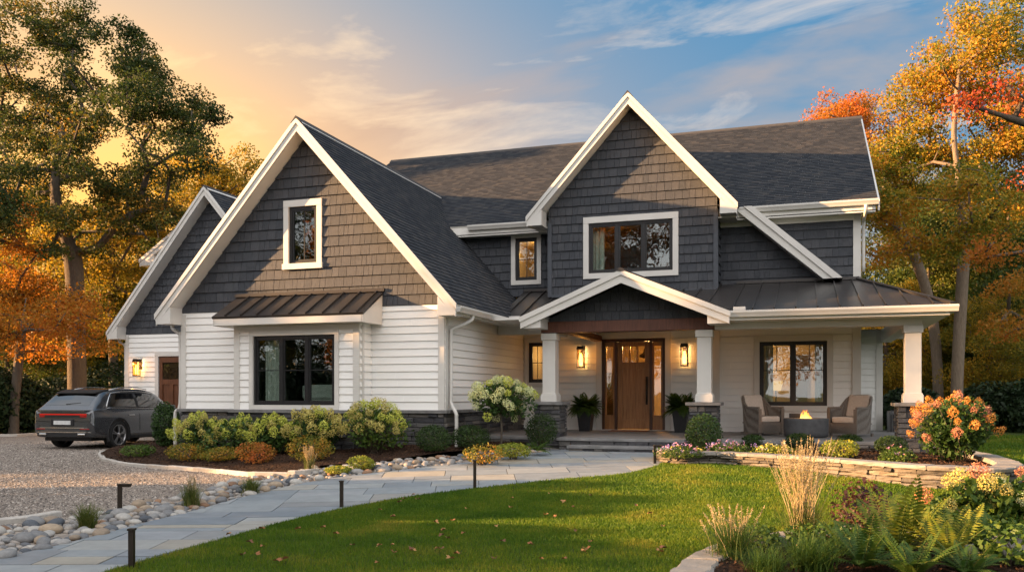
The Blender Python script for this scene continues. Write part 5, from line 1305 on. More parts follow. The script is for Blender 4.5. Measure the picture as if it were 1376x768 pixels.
def hydrangea(loc, rx, rz, heads, kinds, label, seed, shape='mop', hs=.075, leafm=None, ry=None, zc=None, nl=1500, leaf=.085, tree_h=0, group=None, hi=False):
    rg = np.random.default_rng(seed); ry = ry or rx; zc = rz * .95 if zc is None else zc
    o = empty('hydrangea_tree' if tree_h else 'hydrangea', loc, 0, label, 'small tree' if tree_h else 'hydrangea', group)
    p, q = shell_pts(rg, nl, rx * .93, ry * .93, rz * .93, zc, .35, .38); k = p[:, 2] > .02; v, f = leaf_np(p[k], leaf, rg, .7, q[k] * .3, aspect=.6)
    link('foliage', mesh_np('foliage', v, f, leafm or HYL), o)
    # heads spread evenly over the outside, denser on top
    got = []; t = 0
    while len(got) < heads and t < 4000:
        t += 1; d = unit(rg.normal(size=3)); d[2] = abs(d[2]) if rg.random() < .75 else d[2]
        if tree_h == 0 and d[2] < -.25: continue
        c = d * np.array([rx, ry, rz]) * rg.uniform(.92, 1.12) + np.array([0, 0, zc])
        if c[2] < hs or any(np.linalg.norm(c - g) < hs * 1.5 for g, _ in got): continue
        got.append((c, d))
    ends = [g * 1 - d * hs * .5 for g, d in got]
    if tree_h:
        mb = MB(); mb.tube([(0, 0, -.05), (.02, .01, tree_h * .5), (0, 0, tree_h)], [.028, .022, .022], 8); mb.build('trunk', M['bark'], o)
        mb = MB()
        for e in ends: mb.tube([(0, 0, tree_h - .02), tuple(np.array([0, 0, tree_h]) * .5 + np.array(e) * .5 + np.array([0, 0, .05])), tuple(e)], [.012, .009, .005], 5)
        mb.build('branch', M['twig'], o)
    else: stems_mesh(rg, ends, rx * .25, .007).build('stem', M['twig'], o)
    for i, (c, d) in enumerate(got):
        kd = kinds[int(rg.integers(0, len(kinds)))]; h = link('flower_head', head_mesh(kd, shape, int(rg.integers(0, 3)), 340 if hi else 190, .19 if hi else .24), o, tuple(c))
        s = hs * rg.uniform(.75, 1.25); h.scale = (s, s, s * rg.uniform(.9, 1.1)); dv = Vector(d) * .7 + Vector((0, 0, .6)); h.rotation_euler = dv.to_track_quat('Z', 'Y').to_euler()
    return o
def on(px, py, bed='L', d=None):
    p = gat(px, py, .05) if d is None else ray(px, HOR, d)
    z = zbl(p.x, p.y) if bed == 'L' else (.47 if bed == 'R' else .09 if bed == 'F' else gz(p.x, p.y)); return Vector((p.x, p.y, z))
def onY(px, Y):
    p = atY(px, HOR, Y); return Vector((p.x, p.y, zbl(p.x, p.y)))
def onR(px, py):
    d = (CZ - .475) / ((py - HOR) / F); p = ray(px, py, d); return Vector((p.x, p.y, .47))
def arch_blades(rg, n, h, spread, w, m, name, droop=.5, base=.06, seg=5):
    """tuft of arching grass blades"""
    vs, fs = [], []; o = 0
    for i in range(n):
        a = rg.uniform(0, 6.28); L_ = h * rg.uniform(.6, 1.15); sp = spread * rg.uniform(.1, 1); b0 = rg.normal(size=2) * base
        side = np.array([-math.sin(a), math.cos(a), 0]) * w / 2
        for k in range(seg + 1):
            t = k / seg; p = np.array([b0[0] + math.cos(a) * sp * t ** 1.6, b0[1] + math.sin(a) * sp * t ** 1.6, L_ * (t - droop * .5 * t * t * (sp / spread))])
            ww = (1 - t) ** .6 if k < seg else .08
            vs += [p - side * ww, p + side * ww]
        for k in range(seg): fs.append((o + 2 * k, o + 2 * k + 1, o + 2 * k + 3, o + 2 * k + 2))
        o += 2 * (seg + 1)
    return mesh_np(name, vs, fs, m)
def tuft(loc, h, spread, n, label, seed, m=GRS, w=.008, plumes=0, group=None, name='grass_clump', ph=1.4, pm=None, pw=.012, droop=.6):
    rg = np.random.default_rng(seed); o = empty(name, loc, 0, label, 'ornamental grass', group); link('blades', arch_blades(rg, n, h, spread, w, m, 'blades', droop, spread * .16), o)
    if plumes:
        mb = MB(); parts = []
        for i in range(plumes):
            a = rg.uniform(0, 6.28); sp = spread * (.85 if name == 'feather_grass' else .6) * rg.random() ** .7; L_ = h * ph * rg.uniform(.72, 1.06); b0 = rg.normal(size=2) * spread * .12
            pts = [Vector((b0[0] + math.cos(a) * sp * t ** 1.4, b0[1] + math.sin(a) * sp * t ** 1.4, L_ * t)) for t in (0, .35, .65, 1)]
            mb.tube(pts, [.003, .0026, .002, .001], 4, False)
            top = np.array([tuple(pts[2].lerp(pts[3], u)) for u in rg.random(46)]); t = (top[:, 2] / L_ - .65) / .35
            q = top + rg.normal(size=top.shape) * np.array([pw, pw, .01]) * (1.1 - t)[:, None]
            parts.append(leaf_np(q, .026, rg, 1.2, aspect=.25))
        mb.build('stem', pm or STR, o); v, f = merge_np(parts); link('plumes', mesh_np('plumes', v, f, pm or STR), o)
    return o
def fern(loc, n, L_, label, seed, m=FRN, group=None, name='fern', lift=.9, cat='fern', parent=None, hang=0.0):
    """fronds with paired leaflets"""
    rg = np.random.default_rng(seed); o = parent or empty(name, loc, 0, label, cat, group); mb = MB(); V, Fc, k0 = [], [], 0
    for i in range(n):
        a = 2.4 * i + rg.uniform(-.3, .3); l = L_ * rg.uniform(.7, 1.1); el = lift * rg.uniform(.35, 1.15); d = np.array([math.cos(a), math.sin(a), 0]); sd = np.array([-math.sin(a), math.cos(a), 0]); pts = []
        S_ = 22
        for k in range(S_ + 1):
            t = k / S_; pts.append(d * l * (t * .95 - .12 * t * t) * math.cos(el * .6) + np.array([0, 0, l * (math.sin(el) * t - (.55 + hang) * t * t * math.cos(el * .8))]) + sd * .03 * math.sin(a * 3) * t)
        mb.tube([tuple(p) for p in pts[::3]], [.005 * (1 - .8 * j / 7) for j in range(len(pts[::3]))], 4, False)
        for k in range(2, S_ + 1):
            t = k / S_; wl_ = l * .20 * (math.sin(math.pi * min(1, t * .9 + .12)) ** .8) * (1 - .35 * t); tg = unit(pts[k] - pts[k - 1]); hw = l / S_ * .42
            for s_ in (-1, 1):
                tip = pts[k] + sd * s_ * wl_ + tg * wl_ * .35 - np.array([0, 0, wl_ * .18]); mid = pts[k] + sd * s_ * wl_ * .5 + tg * wl_ * .12
                V += [pts[k] - tg * hw * .6, mid - tg * hw, tip, mid + tg * hw]; Fc.append((k0, k0 + 1, k0 + 2, k0 + 3)); k0 += 4
    mb.build('frond_stem', GRS, o); link('fronds', mesh_np('fronds', V, Fc, m), o); return o
def flowers(loc, rx, ry, h, label, seed, cols, nf=60, leafm=None, n=1500, fs=.032, leaf=.04):
    rg = np.random.default_rng(seed); o = empty('flowering_perennial', loc, 0, label, 'flowers')
    p, q = shell_pts(rg, n, rx, ry, h, h * .4, .3, .25); k = p[:, 2] > .005; v, f = leaf_np(p[k], leaf, rg, .8, q[k] * .3); link('foliage', mesh_np('foliage', v, f, leafm or HYL), o)
    for ci, (nm, m) in enumerate(cols):
        c, q2 = shell_pts(rg, nf, rx, ry, h * 1.05, h * .45, .85, .25); k = c[:, 2] > h * .55; c = c[k]
        P = np.repeat(c, 7, 0) + rg.normal(size=(len(c) * 7, 3)) * fs * .5; v, f = leaf_np(P, fs, rg, 1.2, aspect=.9); link('blossoms', mesh_np('blossoms', v, f, m), o)
    return o

# front left bed
t = onY(223, 17.9)
bush('arborvitae', (t.x, t.y, t.z), .36, .60, ARB, 'dark green upright conical evergreen at the corner of the house', 'shrub', None, 5200, .05, 61, .6, .1)
for i, (px, py, rx, rz, hd, lb) in enumerate([(268, 16.3, .62, .46, 20, 'cream-green hydrangea next to the conical evergreen'), (318, 15.95, .60, .42, 18, 'cream-green hydrangea under the left edge of the bay'), (368, 15.95, .58, .40, 18, 'cream-green hydrangea under the middle of the bay window'), (424, 16.0, .62, .46, 22, 'yellow-green hydrangea under the right edge of the bay')]):
    hydrangea(onY(px, py), rx, rz, int(hd * 1.35), ['lime', 'cream', 'lime'] if i < 3 else ['cream', 'lime', 'cream'], lb, 70 + i, 'cone', .108, ry=.5, leafm=DKL)
hydrangea(onY(503, 16.2), .64, .52, 44, ['cream', 'lime', 'cream', 'cream'], 'large loose yellow-cream hydrangea right of the bay', 76, 'mop', .095, leafm=HYL, ry=.55)
for i, (px, py, rx, rz, m, lb) in enumerate([(250, 15.5, .45, .20, SPG, 'low rosy-gold spirea in front of the leftmost hydrangea'), (296, 15.2, .40, .17, SPG, 'low golden spirea between the orange one and the rosy one'), (344, 14.9, .36, .23, SPO, 'bright orange spirea in the middle of the front bed'), (420, 15.0, .46, .27, SPG, 'gold and orange spirea beside the straw grass')]):
    bush('spirea', onY(px, py), rx, rz, m, lb, 'shrub', None, 1700, .04, 80 + i, .5, .25)
bush('euonymus', on(186, 615), .36, .15, HYL, 'low green plant at the tip of the front bed', 'shrub', None, 800, .05, 88, .5, .3)
bush('sedum', on(455, 634), .26, .07, CHT, 'low flat yellow sedum left of the bright yellow one', 'shrub', None, 1100, .035, 89, .6, .2)
bush('sedum', on(489, 629), .24, .13, CHT, 'bright yellow mound of sedum beside the river stones', 'shrub', None, 1300, .035, 90, .6, .2)
bush('boxwood', onY(582, 16.3), .37, .29, BOX, 'round clipped boxwood left of the downspout', 'shrub', None, 4200, .032, 91, .2, .06)
bush('boxwood', onY(632, 17.0), .42, .27, BOX, 'round clipped boxwood right of the downspout', 'shrub', None, 4200, .032, 92, .2, .06)
bush('boxwood', onY(727, 18.0), .36, .36, BOX, 'round dark boxwood beside the left porch pier', 'shrub', None, 4200, .032, 93, .2, .06)
bush('spirea', on(648, 622), .40, .17, SPG, 'low spiky gold-green shrub under the hydrangea tree', 'shrub', None, 900, .05, 94, .6, .3)
bush('euonymus', on(690, 615), .40, .15, CHT, 'low bright green groundcover by the stones near the steps', 'shrub', None, 1300, .045, 95, .6, .25)
fern(on(722, 610), 22, .42, 'small green fern between the boxwood and the river stones', 96, FRN)
hydrangea(onY(673, 17.3), .66, .42, 40, ['pale', 'pale', 'lime'], 'hydrangea tree with lime-green flower heads on one thin trunk', 97, 'mop', .098, zc=1.02, nl=1700, tree_h=.75, leafm=DKL)
tuft(on(415, 632), .36, .20, 120, 'straw-coloured little grass between the gold spirea and the path', 98, GRS, .007, 26, ph=1.25)
for i, (px, py, h, lb) in enumerate([(117, 706, .30, 'small green grass clump at the left end of the river stones'), (257, 677, .34, 'tawny grass clump between the gravel and the middle of the river stones'), (338, 660, .25, 'small dark green grass clump at the right end of the gravel')]):
    tuft(on(px, py, 'G'), h * 1.15, .27, 300, lb, 100 + i, GRS, .010, 12 if i == 1 else 0, ph=1.15)
# raised bed by the porch
bush('boxwood', onR(945, 607), .36, .40, ARB, 'tall rounded evergreen in front of the middle porch pier', 'shrub', None, 5200, .036, 111, .4, .08)
for i, (px, py, r, lb) in enumerate([(1012, 602, .26, 'small round boxwood in front of the left wicker chair'), (1074, 604, .30, 'round boxwood in front of the fire pit'), (1142, 604, .28, 'round boxwood in front of the right wicker chair'), (1196, 609, .30, 'round boxwood between the right wicker chair and the peach hydrangea')]):
    bush('boxwood', onR(px, py), r, r * .62, BOX, lb, 'shrub', None, 3600, .03, 112 + i, .2, .07)
PK = m_island('pink_petals', [(0, (.55, .20, .34)), (1, (.72, .42, .50))], .6); WH = m_island('white_petals', [(0, (.62, .55, .42)), (1, (.75, .68, .52))], .6); YE = m_island('yellow_petals', [(0, (.55, .42, .08)), (1, (.68, .56, .16))], .6); LV = m_island('mauve_petals', [(0, (.30, .18, .40)), (1, (.48, .32, .5))], .6)
flowers(onR(915, 614), .46, .30, .17, 'mixed pink and yellow flowers at the left end of the raised bed', 121, [('pink', PK), ('yellow', YE), ('mauve', LV)], 26)
flowers(onR(985, 612), .50, .32, .20, 'pink flowers between the tall evergreen and the small boxwood', 122, [('pink', PK), ('mauve', LV)], 42)
flowers(onR(1040, 614), .42, .28, .18, 'cream and yellow flowers in front of the left wicker chair', 123, [('cream', WH), ('yellow', YE)], 34, CHT)
bush('euonymus', onR(1130, 614), .38, .17, CHT, 'loose bright green shrub in front of the right boxwoods', 'shrub', None, 1100, .05, 124, .6, .25)
flowers(onR(1205, 620), .30, .26, .18, 'few pink flowers left of the peach hydrangea', 125, [('pink', PK)], 14)
hydrangea(onR(1282, 620), .66, .56, 36, ['peach', 'peach', 'pink', 'peach'], 'large peach and pink hydrangea at the end of the raised wall', 126, 'cone', .078, nl=3000, ry=.62, leafm=DKL)
# foreground bed
tuft(on(1080, 0, 'F', 8.75), .50, .42, 420, 'tall feather grass with straw plumes in the foreground bed', 131, GRS, .008, 96, ph=2.08, pw=.009, name='feather_grass')
tuft(on(985, 0, 'F', 7.95), .42, .46, 560, 'low arching fountain grass with soft seed heads at the corner of the foreground bed', 132, FNG, .007, 22, ph=1.2, pw=.013, name='fountain_grass')
tuft(on(1090, 0, 'F', 7.5), .34, .46, 520, 'low green grass clump at the foot of the feather grass', 133, FRN, .009, 0)
for i, (px, d, L_, m, lb, z) in enumerate([(1205, 8.2, .88, FRY, 'large yellow-green fern in the middle of the foreground bed', 20), (1160, 7.6, .66, FRN, 'green fern low at the bottom edge beside the large fern', 20), (1275, 7.9, .72, FRY, 'yellow-green fern right of the large fern', 18), (1225, 7.2, .55, FRN, 'green fern cut by the bottom edge below the large fern', 18), (1345, 8.2, .52, FRN, 'small green fern below the foreground hydrangea', 16)]):
    fern(on(px, 0, 'F', d), z, L_, lb, 140 + i, m, lift=1.45)
bush('weigela', on(1165, 0, 'F', 9.2), .40, .34, PLM, 'dark plum-leaved shrub between the feather grass and the ferns', 'shrub', None, 800, .055, 151, .6, .35, inner=.3)
bush('euonymus', on(1120, 0, 'F', 8.3), .42, .14, HYL, 'low leafy groundcover between the feather grass and the ferns', 'shrub', None, 1300, .05, 156, .6, .3)
tuft(on(1030, 0, 'F', 7.3), .26, .40, 420, 'fine green grass clump low between the fountain grass and the feather grass', 158, FRN, .007, 0)
fern(on(1300, 0, 'F', 7.3), 18, .50, 'small green fern at the bottom edge under the white flowers', 159, FRN, lift=1.3)
bush('euonymus', on(1010, 0, 'F', 8.6), .34, .12, HYL, 'low leafy groundcover behind the fountain grass', 'shrub', None, 900, .05, 160, .6, .3)
hydrangea(on(1316, 0, 'F', 9.1), .56, .36, 11, ['cream', 'pale', 'cream', 'pink', 'cream', 'lime'], 'foreground hydrangea with big cream heads left of the right edge', 152, 'mop', .088, nl=1000, leaf=.10, hi=True, ry=.4)
hydrangea(on(1400, 0, 'F', 8.9), .46, .36, 8, ['cream', 'pale', 'pink', 'cream'], 'hydrangea with cream and peach heads cut by the right edge', 153, 'mop', .09, nl=900, leaf=.10, hi=True)
bush('euonymus', on(1365, 0, 'F', 7.8), .45, .20, HYL, 'dark low leafy plant in the bottom right corner', 'shrub', None, 1100, .06, 154, .6, .3)
bush('euonymus', on(1290, 0, 'F', 8.7), .42, .18, HYL, 'low leafy plant under the foreground hydrangea heads', 'shrub', None, 1100, .06, 157, .6, .3)
flowers(on(1345, 0, 'F', 8.4), .35, .2, .16, 'tiny white flowers under the foreground hydrangea', 155, [('white', WH)], 20, n=500)
for i, y in enumerate((4.2, 5.4, 6.6, 7.8, 9.0)):  # unseen shrubs added off to the left to shade the front lawn
    bush('yew', (-16.4 + .3 * (i % 2), y, 0), 1.0, 1.42, EVG, 'dark yew added outside the picture on the left to shade the lawn', 'shrub', 'shading yews added outside the picture', 5200, .16, 190 + i, .3, .2)
# evergreen screen beyond the drive
for i, (px, d, rx, rz, lb) in enumerate([(12, 32, 1.5, 1.25, 'dark yew at the left edge beyond the gravel drive'), (50, 33, 1.3, 1.05, 'dark yew between the left edge and the oak trunk'), (-30, 31, 1.6, 1.4, 'dark yew cut by the left edge of the picture'), (88, 35.5, 1.5, 1.2, 'dark yew just behind the oak trunk'), (140, 37, 1.5, 1.3, 'dark yew behind the car roof'), (1222, 31, 1.1, .8, 'dark shrub beyond the porch corner'), (1340, 31, 1.3, .8, 'dark shrub at the edge of the wood on the right'), (1385, 30, 1.3, .9, 'dark shrub at the right edge behind the lawn')]):
    p = at_ground(px, d); bush('yew', p, rx, rz, EVG, lb, 'shrub', None, 5200, .16, 160 + i, .3, .25)

# ------------------------------------------------------------------ porch furniture
def m_wicker():
    m, nt, b = mat('wicker', .7, .3); tc = nt.nodes.new('ShaderNodeTexCoord')
    def wv(d):
        w = nn(nt, 'ShaderNodeTexWave', bands_direction=d); w.inputs['Scale'].default_value = 22; w.inputs['Distortion'].default_value = 1.5; nt.links.new(tc.outputs['Object'], w.inputs['Vector']); return w.outputs['Fac']
    mm = nn(nt, 'ShaderNodeMath', operation='MULTIPLY'); nt.links.new(wv('Z'), mm.inputs[0]); nt.links.new(wv('X'), mm.inputs[1])
    nt.links.new(ramp(nt, mm.outputs[0], [(0, (.13, .105, .085)), (.5, (.27, .24, .21)), (1, (.36, .325, .29))]), b.inputs['Base Color']); bump(nt, b, mm.outputs[0], .8, .01); return m
WK = m_wicker(); CUSH = m_plain('linen_cushion', (.52, .47, .42), .9, 0, .2, .1, 20, .15)
def armchair(loc, rz, label):
    t = empty('wicker_armchair', loc, rz, label, 'armchair', 'wicker armchairs on the porch')
    mb = MB()   # faces -Y ; tub of woven panels
    prof = []
    for k in range(15):
        a = math.pi * k / 14; x = -.36 * math.cos(a); y = .30 * math.sin(a) ** .7 + .02; prof.append((x, y))
    prof = [(-.37, -.36)] + prof + [(.37, -.36)]
    def toph(y, x): return .62 + .28 * sstep((y - .0) / .3)
    n = len(prof); 
    for inner in (0, 1):
        sc_ = .86 if inner else 1.0
        for (x0, y0), (x1, y1) in zip(prof, prof[1:]):
            fl = 1.10
            q = [(x0 * sc_, y0 * sc_, .06), (x1 * sc_, y1 * sc_, .06), (x1 * sc_ * fl, (y1 * sc_) * (fl if y1 > 0 else 1), toph(y1, x1)), (x0 * sc_ * fl, (y0 * sc_) * (fl if y0 > 0 else 1), toph(y0, x0))]
            mb.poly(q, True)
    for (x0, y0), (x1, y1) in zip(prof, prof[1:]):
        f = 1.10; T = lambda x, y, s: (x * s * f, y * s * (f if y > 0 else 1), toph(y, x) + .002); mb.poly([T(x0, y0, 1), T(x1, y1, 1), T(x1, y1, .86), T(x0, y0, .86)])
    for s in (-1, 1): mb.box(min(s * .32, s * .41), max(s * .32, s * .41), -.375, -.355, .06, .615)
    mb.box(-.318, .318, -.36, -.34, .06, .30); mb.box(-.318, .318, -.34, .24, .27, .30); mb.build('woven_shell', WK, t)
    mb = MB(); top = [(x * 1.045, y * (1.05 if y > 0 else 1), toph(y, x) + .015) for x, y in prof]; mb.tube(top, .03, 8); mb.build('arm_rail', WK, t)
    for x in (-.33, .33):
        for y in (-.33, .24): mb = MB(); mb.box(x - .025, x + .025, y - .025, y + .025, 0, .07); mb.build('leg', WK, t)
    mb = MB(); mb.box(-.305, .305, -.35, .20, .302, .44, .045); mb.build('seat_cushion', CUSH, t)
    mb = MB(); mb.box(-.29, .29, -.06, .09, .0, .52, .05); o = mb.build('back_cushion', CUSH, t); o.location = (0, .15, .43); o.rotation_euler = (R(-14), 0, 0)
    return t
p = atY(1021, 560, 21.35); armchair((p.x, p.y, PF), R(48), 'brown wicker armchair with beige cushions left of the fire pit')
p = atY(1146, 560, 21.25); armchair((p.x, p.y, PF), R(-42), 'brown wicker armchair with beige cushions right of the fire pit')
p = atY(1083, 575, 20.4); t = empty('fire_pit_table', (p.x, p.y, PF), 0, 'round dark grey fire pit table burning between the wicker chairs', 'fire pit')
SLATE = m_plain('fire_pit_concrete', (.085, .085, .088), .7, 0, .3, .2, 10, .15)
mb = MB(); mb.lathe([(.40, .0), (.46, .03), (.475, .12), (.48, .36), (.485, .40), (.47, .42), (.20, .42), (.20, .36), (.001, .36)], n=40); mb.build('bowl', SLATE, t)
mb = MB(); mb.box(-.36, -.12, .20, .26, .425, .52, .005); mb.build('wind_guard', M['black'], t)
rg = random.Random(3); mb = MB()
for i in range(24): a = rg.uniform(0, 6.28); r = rg.uniform(0, .15); c = Vector((r * math.cos(a), r * math.sin(a), .385)); mb.box(c.x - .025, c.x + .025, c.y - .02, c.y + .02, .365, .405, .008)
mb.build('lava_rock', M['ledge'], t)
def m_flame():
    m = bpy.data.materials.new('flame'); m.use_nodes = True; nt = m.node_tree; nt.nodes.remove(nt.nodes['Principled BSDF'])
    e = nt.nodes.new('ShaderNodeEmission'); tc = nt.nodes.new('ShaderNodeTexCoord'); sp = nt.nodes.new('ShaderNodeSeparateXYZ'); nt.links.new(tc.outputs['Generated'], sp.inputs[0])
    nt.links.new(ramp(nt, sp.outputs[2], [(0, (1, .62, .22)), (.5, (1, .42, .08)), (1, (1, .20, .02))]), e.inputs[0]); e.inputs[1].default_value = .55
    tr = nt.nodes.new('ShaderNodeBsdfTransparent'); ms = nt.nodes.new('ShaderNodeMixShader'); ms.inputs[0].default_value = .7
    nt.links.new(tr.outputs[0], ms.inputs[1]); nt.links.new(e.outputs[0], ms.inputs[2]); nt.links.new(ms.outputs[0], nt.nodes['Material Output'].inputs[0]); return m
mfl = m_flame()
for i in range(9):
    a = rg.uniform(0, 6.28); r = rg.uniform(0, .14); h = rg.uniform(.10, .24); mb = MB(); bx_, by_ = r * math.cos(a), r * math.sin(a)
    mb.tube([(bx_, by_, .385), (bx_ + rg.uniform(-.02, .02), by_, .385 + h * .3), (bx_ + rg.uniform(-.03, .03), by_, .385 + h * .65), (bx_ + rg.uniform(-.04, .04), by_, .385 + h)], [.018, .030, .018, .001], 8); mb.build('flame', mfl, t)
l = bpy.data.lights.new('fire_light', 'POINT'); l.energy = 2.2; l.color = (1, .45, .12); l.shadow_soft_size = .1; lo = bpy.data.objects.new('fire_light', l); COL.objects.link(lo); lo.parent = t; lo.location = (0, 0, .62)
PLANT = m_plain('planter_black', (.018, .018, .02), .35)
for px, lb, sd in ((787, 'tapered black planter of fern left of the front door', 171), (915, 'tapered black planter of fern right of the front door', 172)):
    p = atY(px, 570, 22.0); t = empty('potted_fern', (p.x, p.y, PF), 0, lb, 'potted plant', 'planters beside the front door')
    mb = MB(); b0, b1 = .14, .20; mb.add([(-b0, -b0, 0), (b0, -b0, 0), (b0, b0, 0), (-b0, b0, 0), (-b1, -b1, .58), (b1, -b1, .58), (b1, b1, .58), (-b1, b1, .58), (-.17, -.17, .58), (.17, -.17, .58), (.17, .17, .58), (-.17, .17, .58), (-.16, -.16, .50), (.16, -.16, .50), (.16, .16, .50), (-.16, .16, .50)],
        [(0, 1, 5, 4), (1, 2, 6, 5), (2, 3, 7, 6), (3, 0, 4, 7), (4, 5, 9, 8), (5, 6, 10, 9), (6, 7, 11, 10), (7, 4, 8, 11), (8, 9, 13, 12), (9, 10, 14, 13), (10, 11, 15, 14), (11, 8, 12, 15), (12, 13, 14, 15), (3, 2, 1, 0)]); mb.build('planter', PLANT, t)
    e = bpy.data.objects.new('fern', None); COL.objects.link(e); e.parent = t; e.location = (0, 0, .52); fern(None, 150, .70, None, sd, FRN, parent=e, lift=1.25, hang=.25)
p = atY(845, 579, 22.25); mb = MB(); mb.box(p.x - .5, p.x + .5, 22.0, 22.55, PF + .001, PF + .018, .005); tag(mb.build('doormat', m_plain('coir_mat', (.20, .085, .045), .95, 0, .1, .3, 60, .6)), 'rust-brown doormat in front of the front door', 'doormat')
# air conditioner beyond the porch end
p = atY(1194, 560, 24.3); t = empty('air_conditioner', (p.x + .35, 24.3, .2), 0, 'dark grey outdoor air conditioner just beyond the porch end', 'air conditioner')
mb = MB(); mb.box(-.36, .36, -.36, .36, .05, .98, .02); mb.build('cabinet', m_plain('ac_grey', (.09, .09, .092), .5), t)
mb = MB(); [mb.box(-.33 + i * .06, -.31 + i * .06, -.375, -.362, .12, .90) for i in range(12)]; mb.build('louvre', M['black'], t)
mb = MB(); mb.lathe([(.30, .985), (.30, 1.01), (.27, 1.01), (.27, .985)], n=20); mb.build('fan_guard', M['black'], t)
mb = MB(); mb.box(-.42, .42, -.42, .42, -.1, .048); mb.build('pad', M['curb'], t)

# ------------------------------------------------------------------ path lights
def pathlight(px, py, h, label, arm=0):
    p = gat(px, py); t = empty('path_light', (p.x, p.y, p.z), YAW, label, 'path light', 'low bronze path lights')
    mb = MB(); mb.box(-.024, .024, -.024, .024, -.03, h, .003); mb.build('post', M['bronze'], t)
    mb = MB()
    if arm: mb.box(-.03, .15, -.035, .035, h + .001, h + .022, .006); mb.box(.03, .14, -.028, .028, h - .022, h, .004)
    else: mb.box(-.032, .032, -.032, .032, h + .001, h + .02, .004)
    mb.build('lamp_head', M['bronze'], t)
pathlight(161, 692, .40, 'bronze path light with a side hood standing in the gravel', 1)
pathlight(177, 765, .36, 'bronze path light nearest the bottom left corner')
pathlight(459, 683, .37, 'bronze path light on the lawn edge halfway up the path')
pathlight(638, 657, .44, 'bronze path light on the lawn edge in front of the hydrangea tree')
pathlight(880, 624, .34, 'bronze path light at the left end of the raised wall', 1)

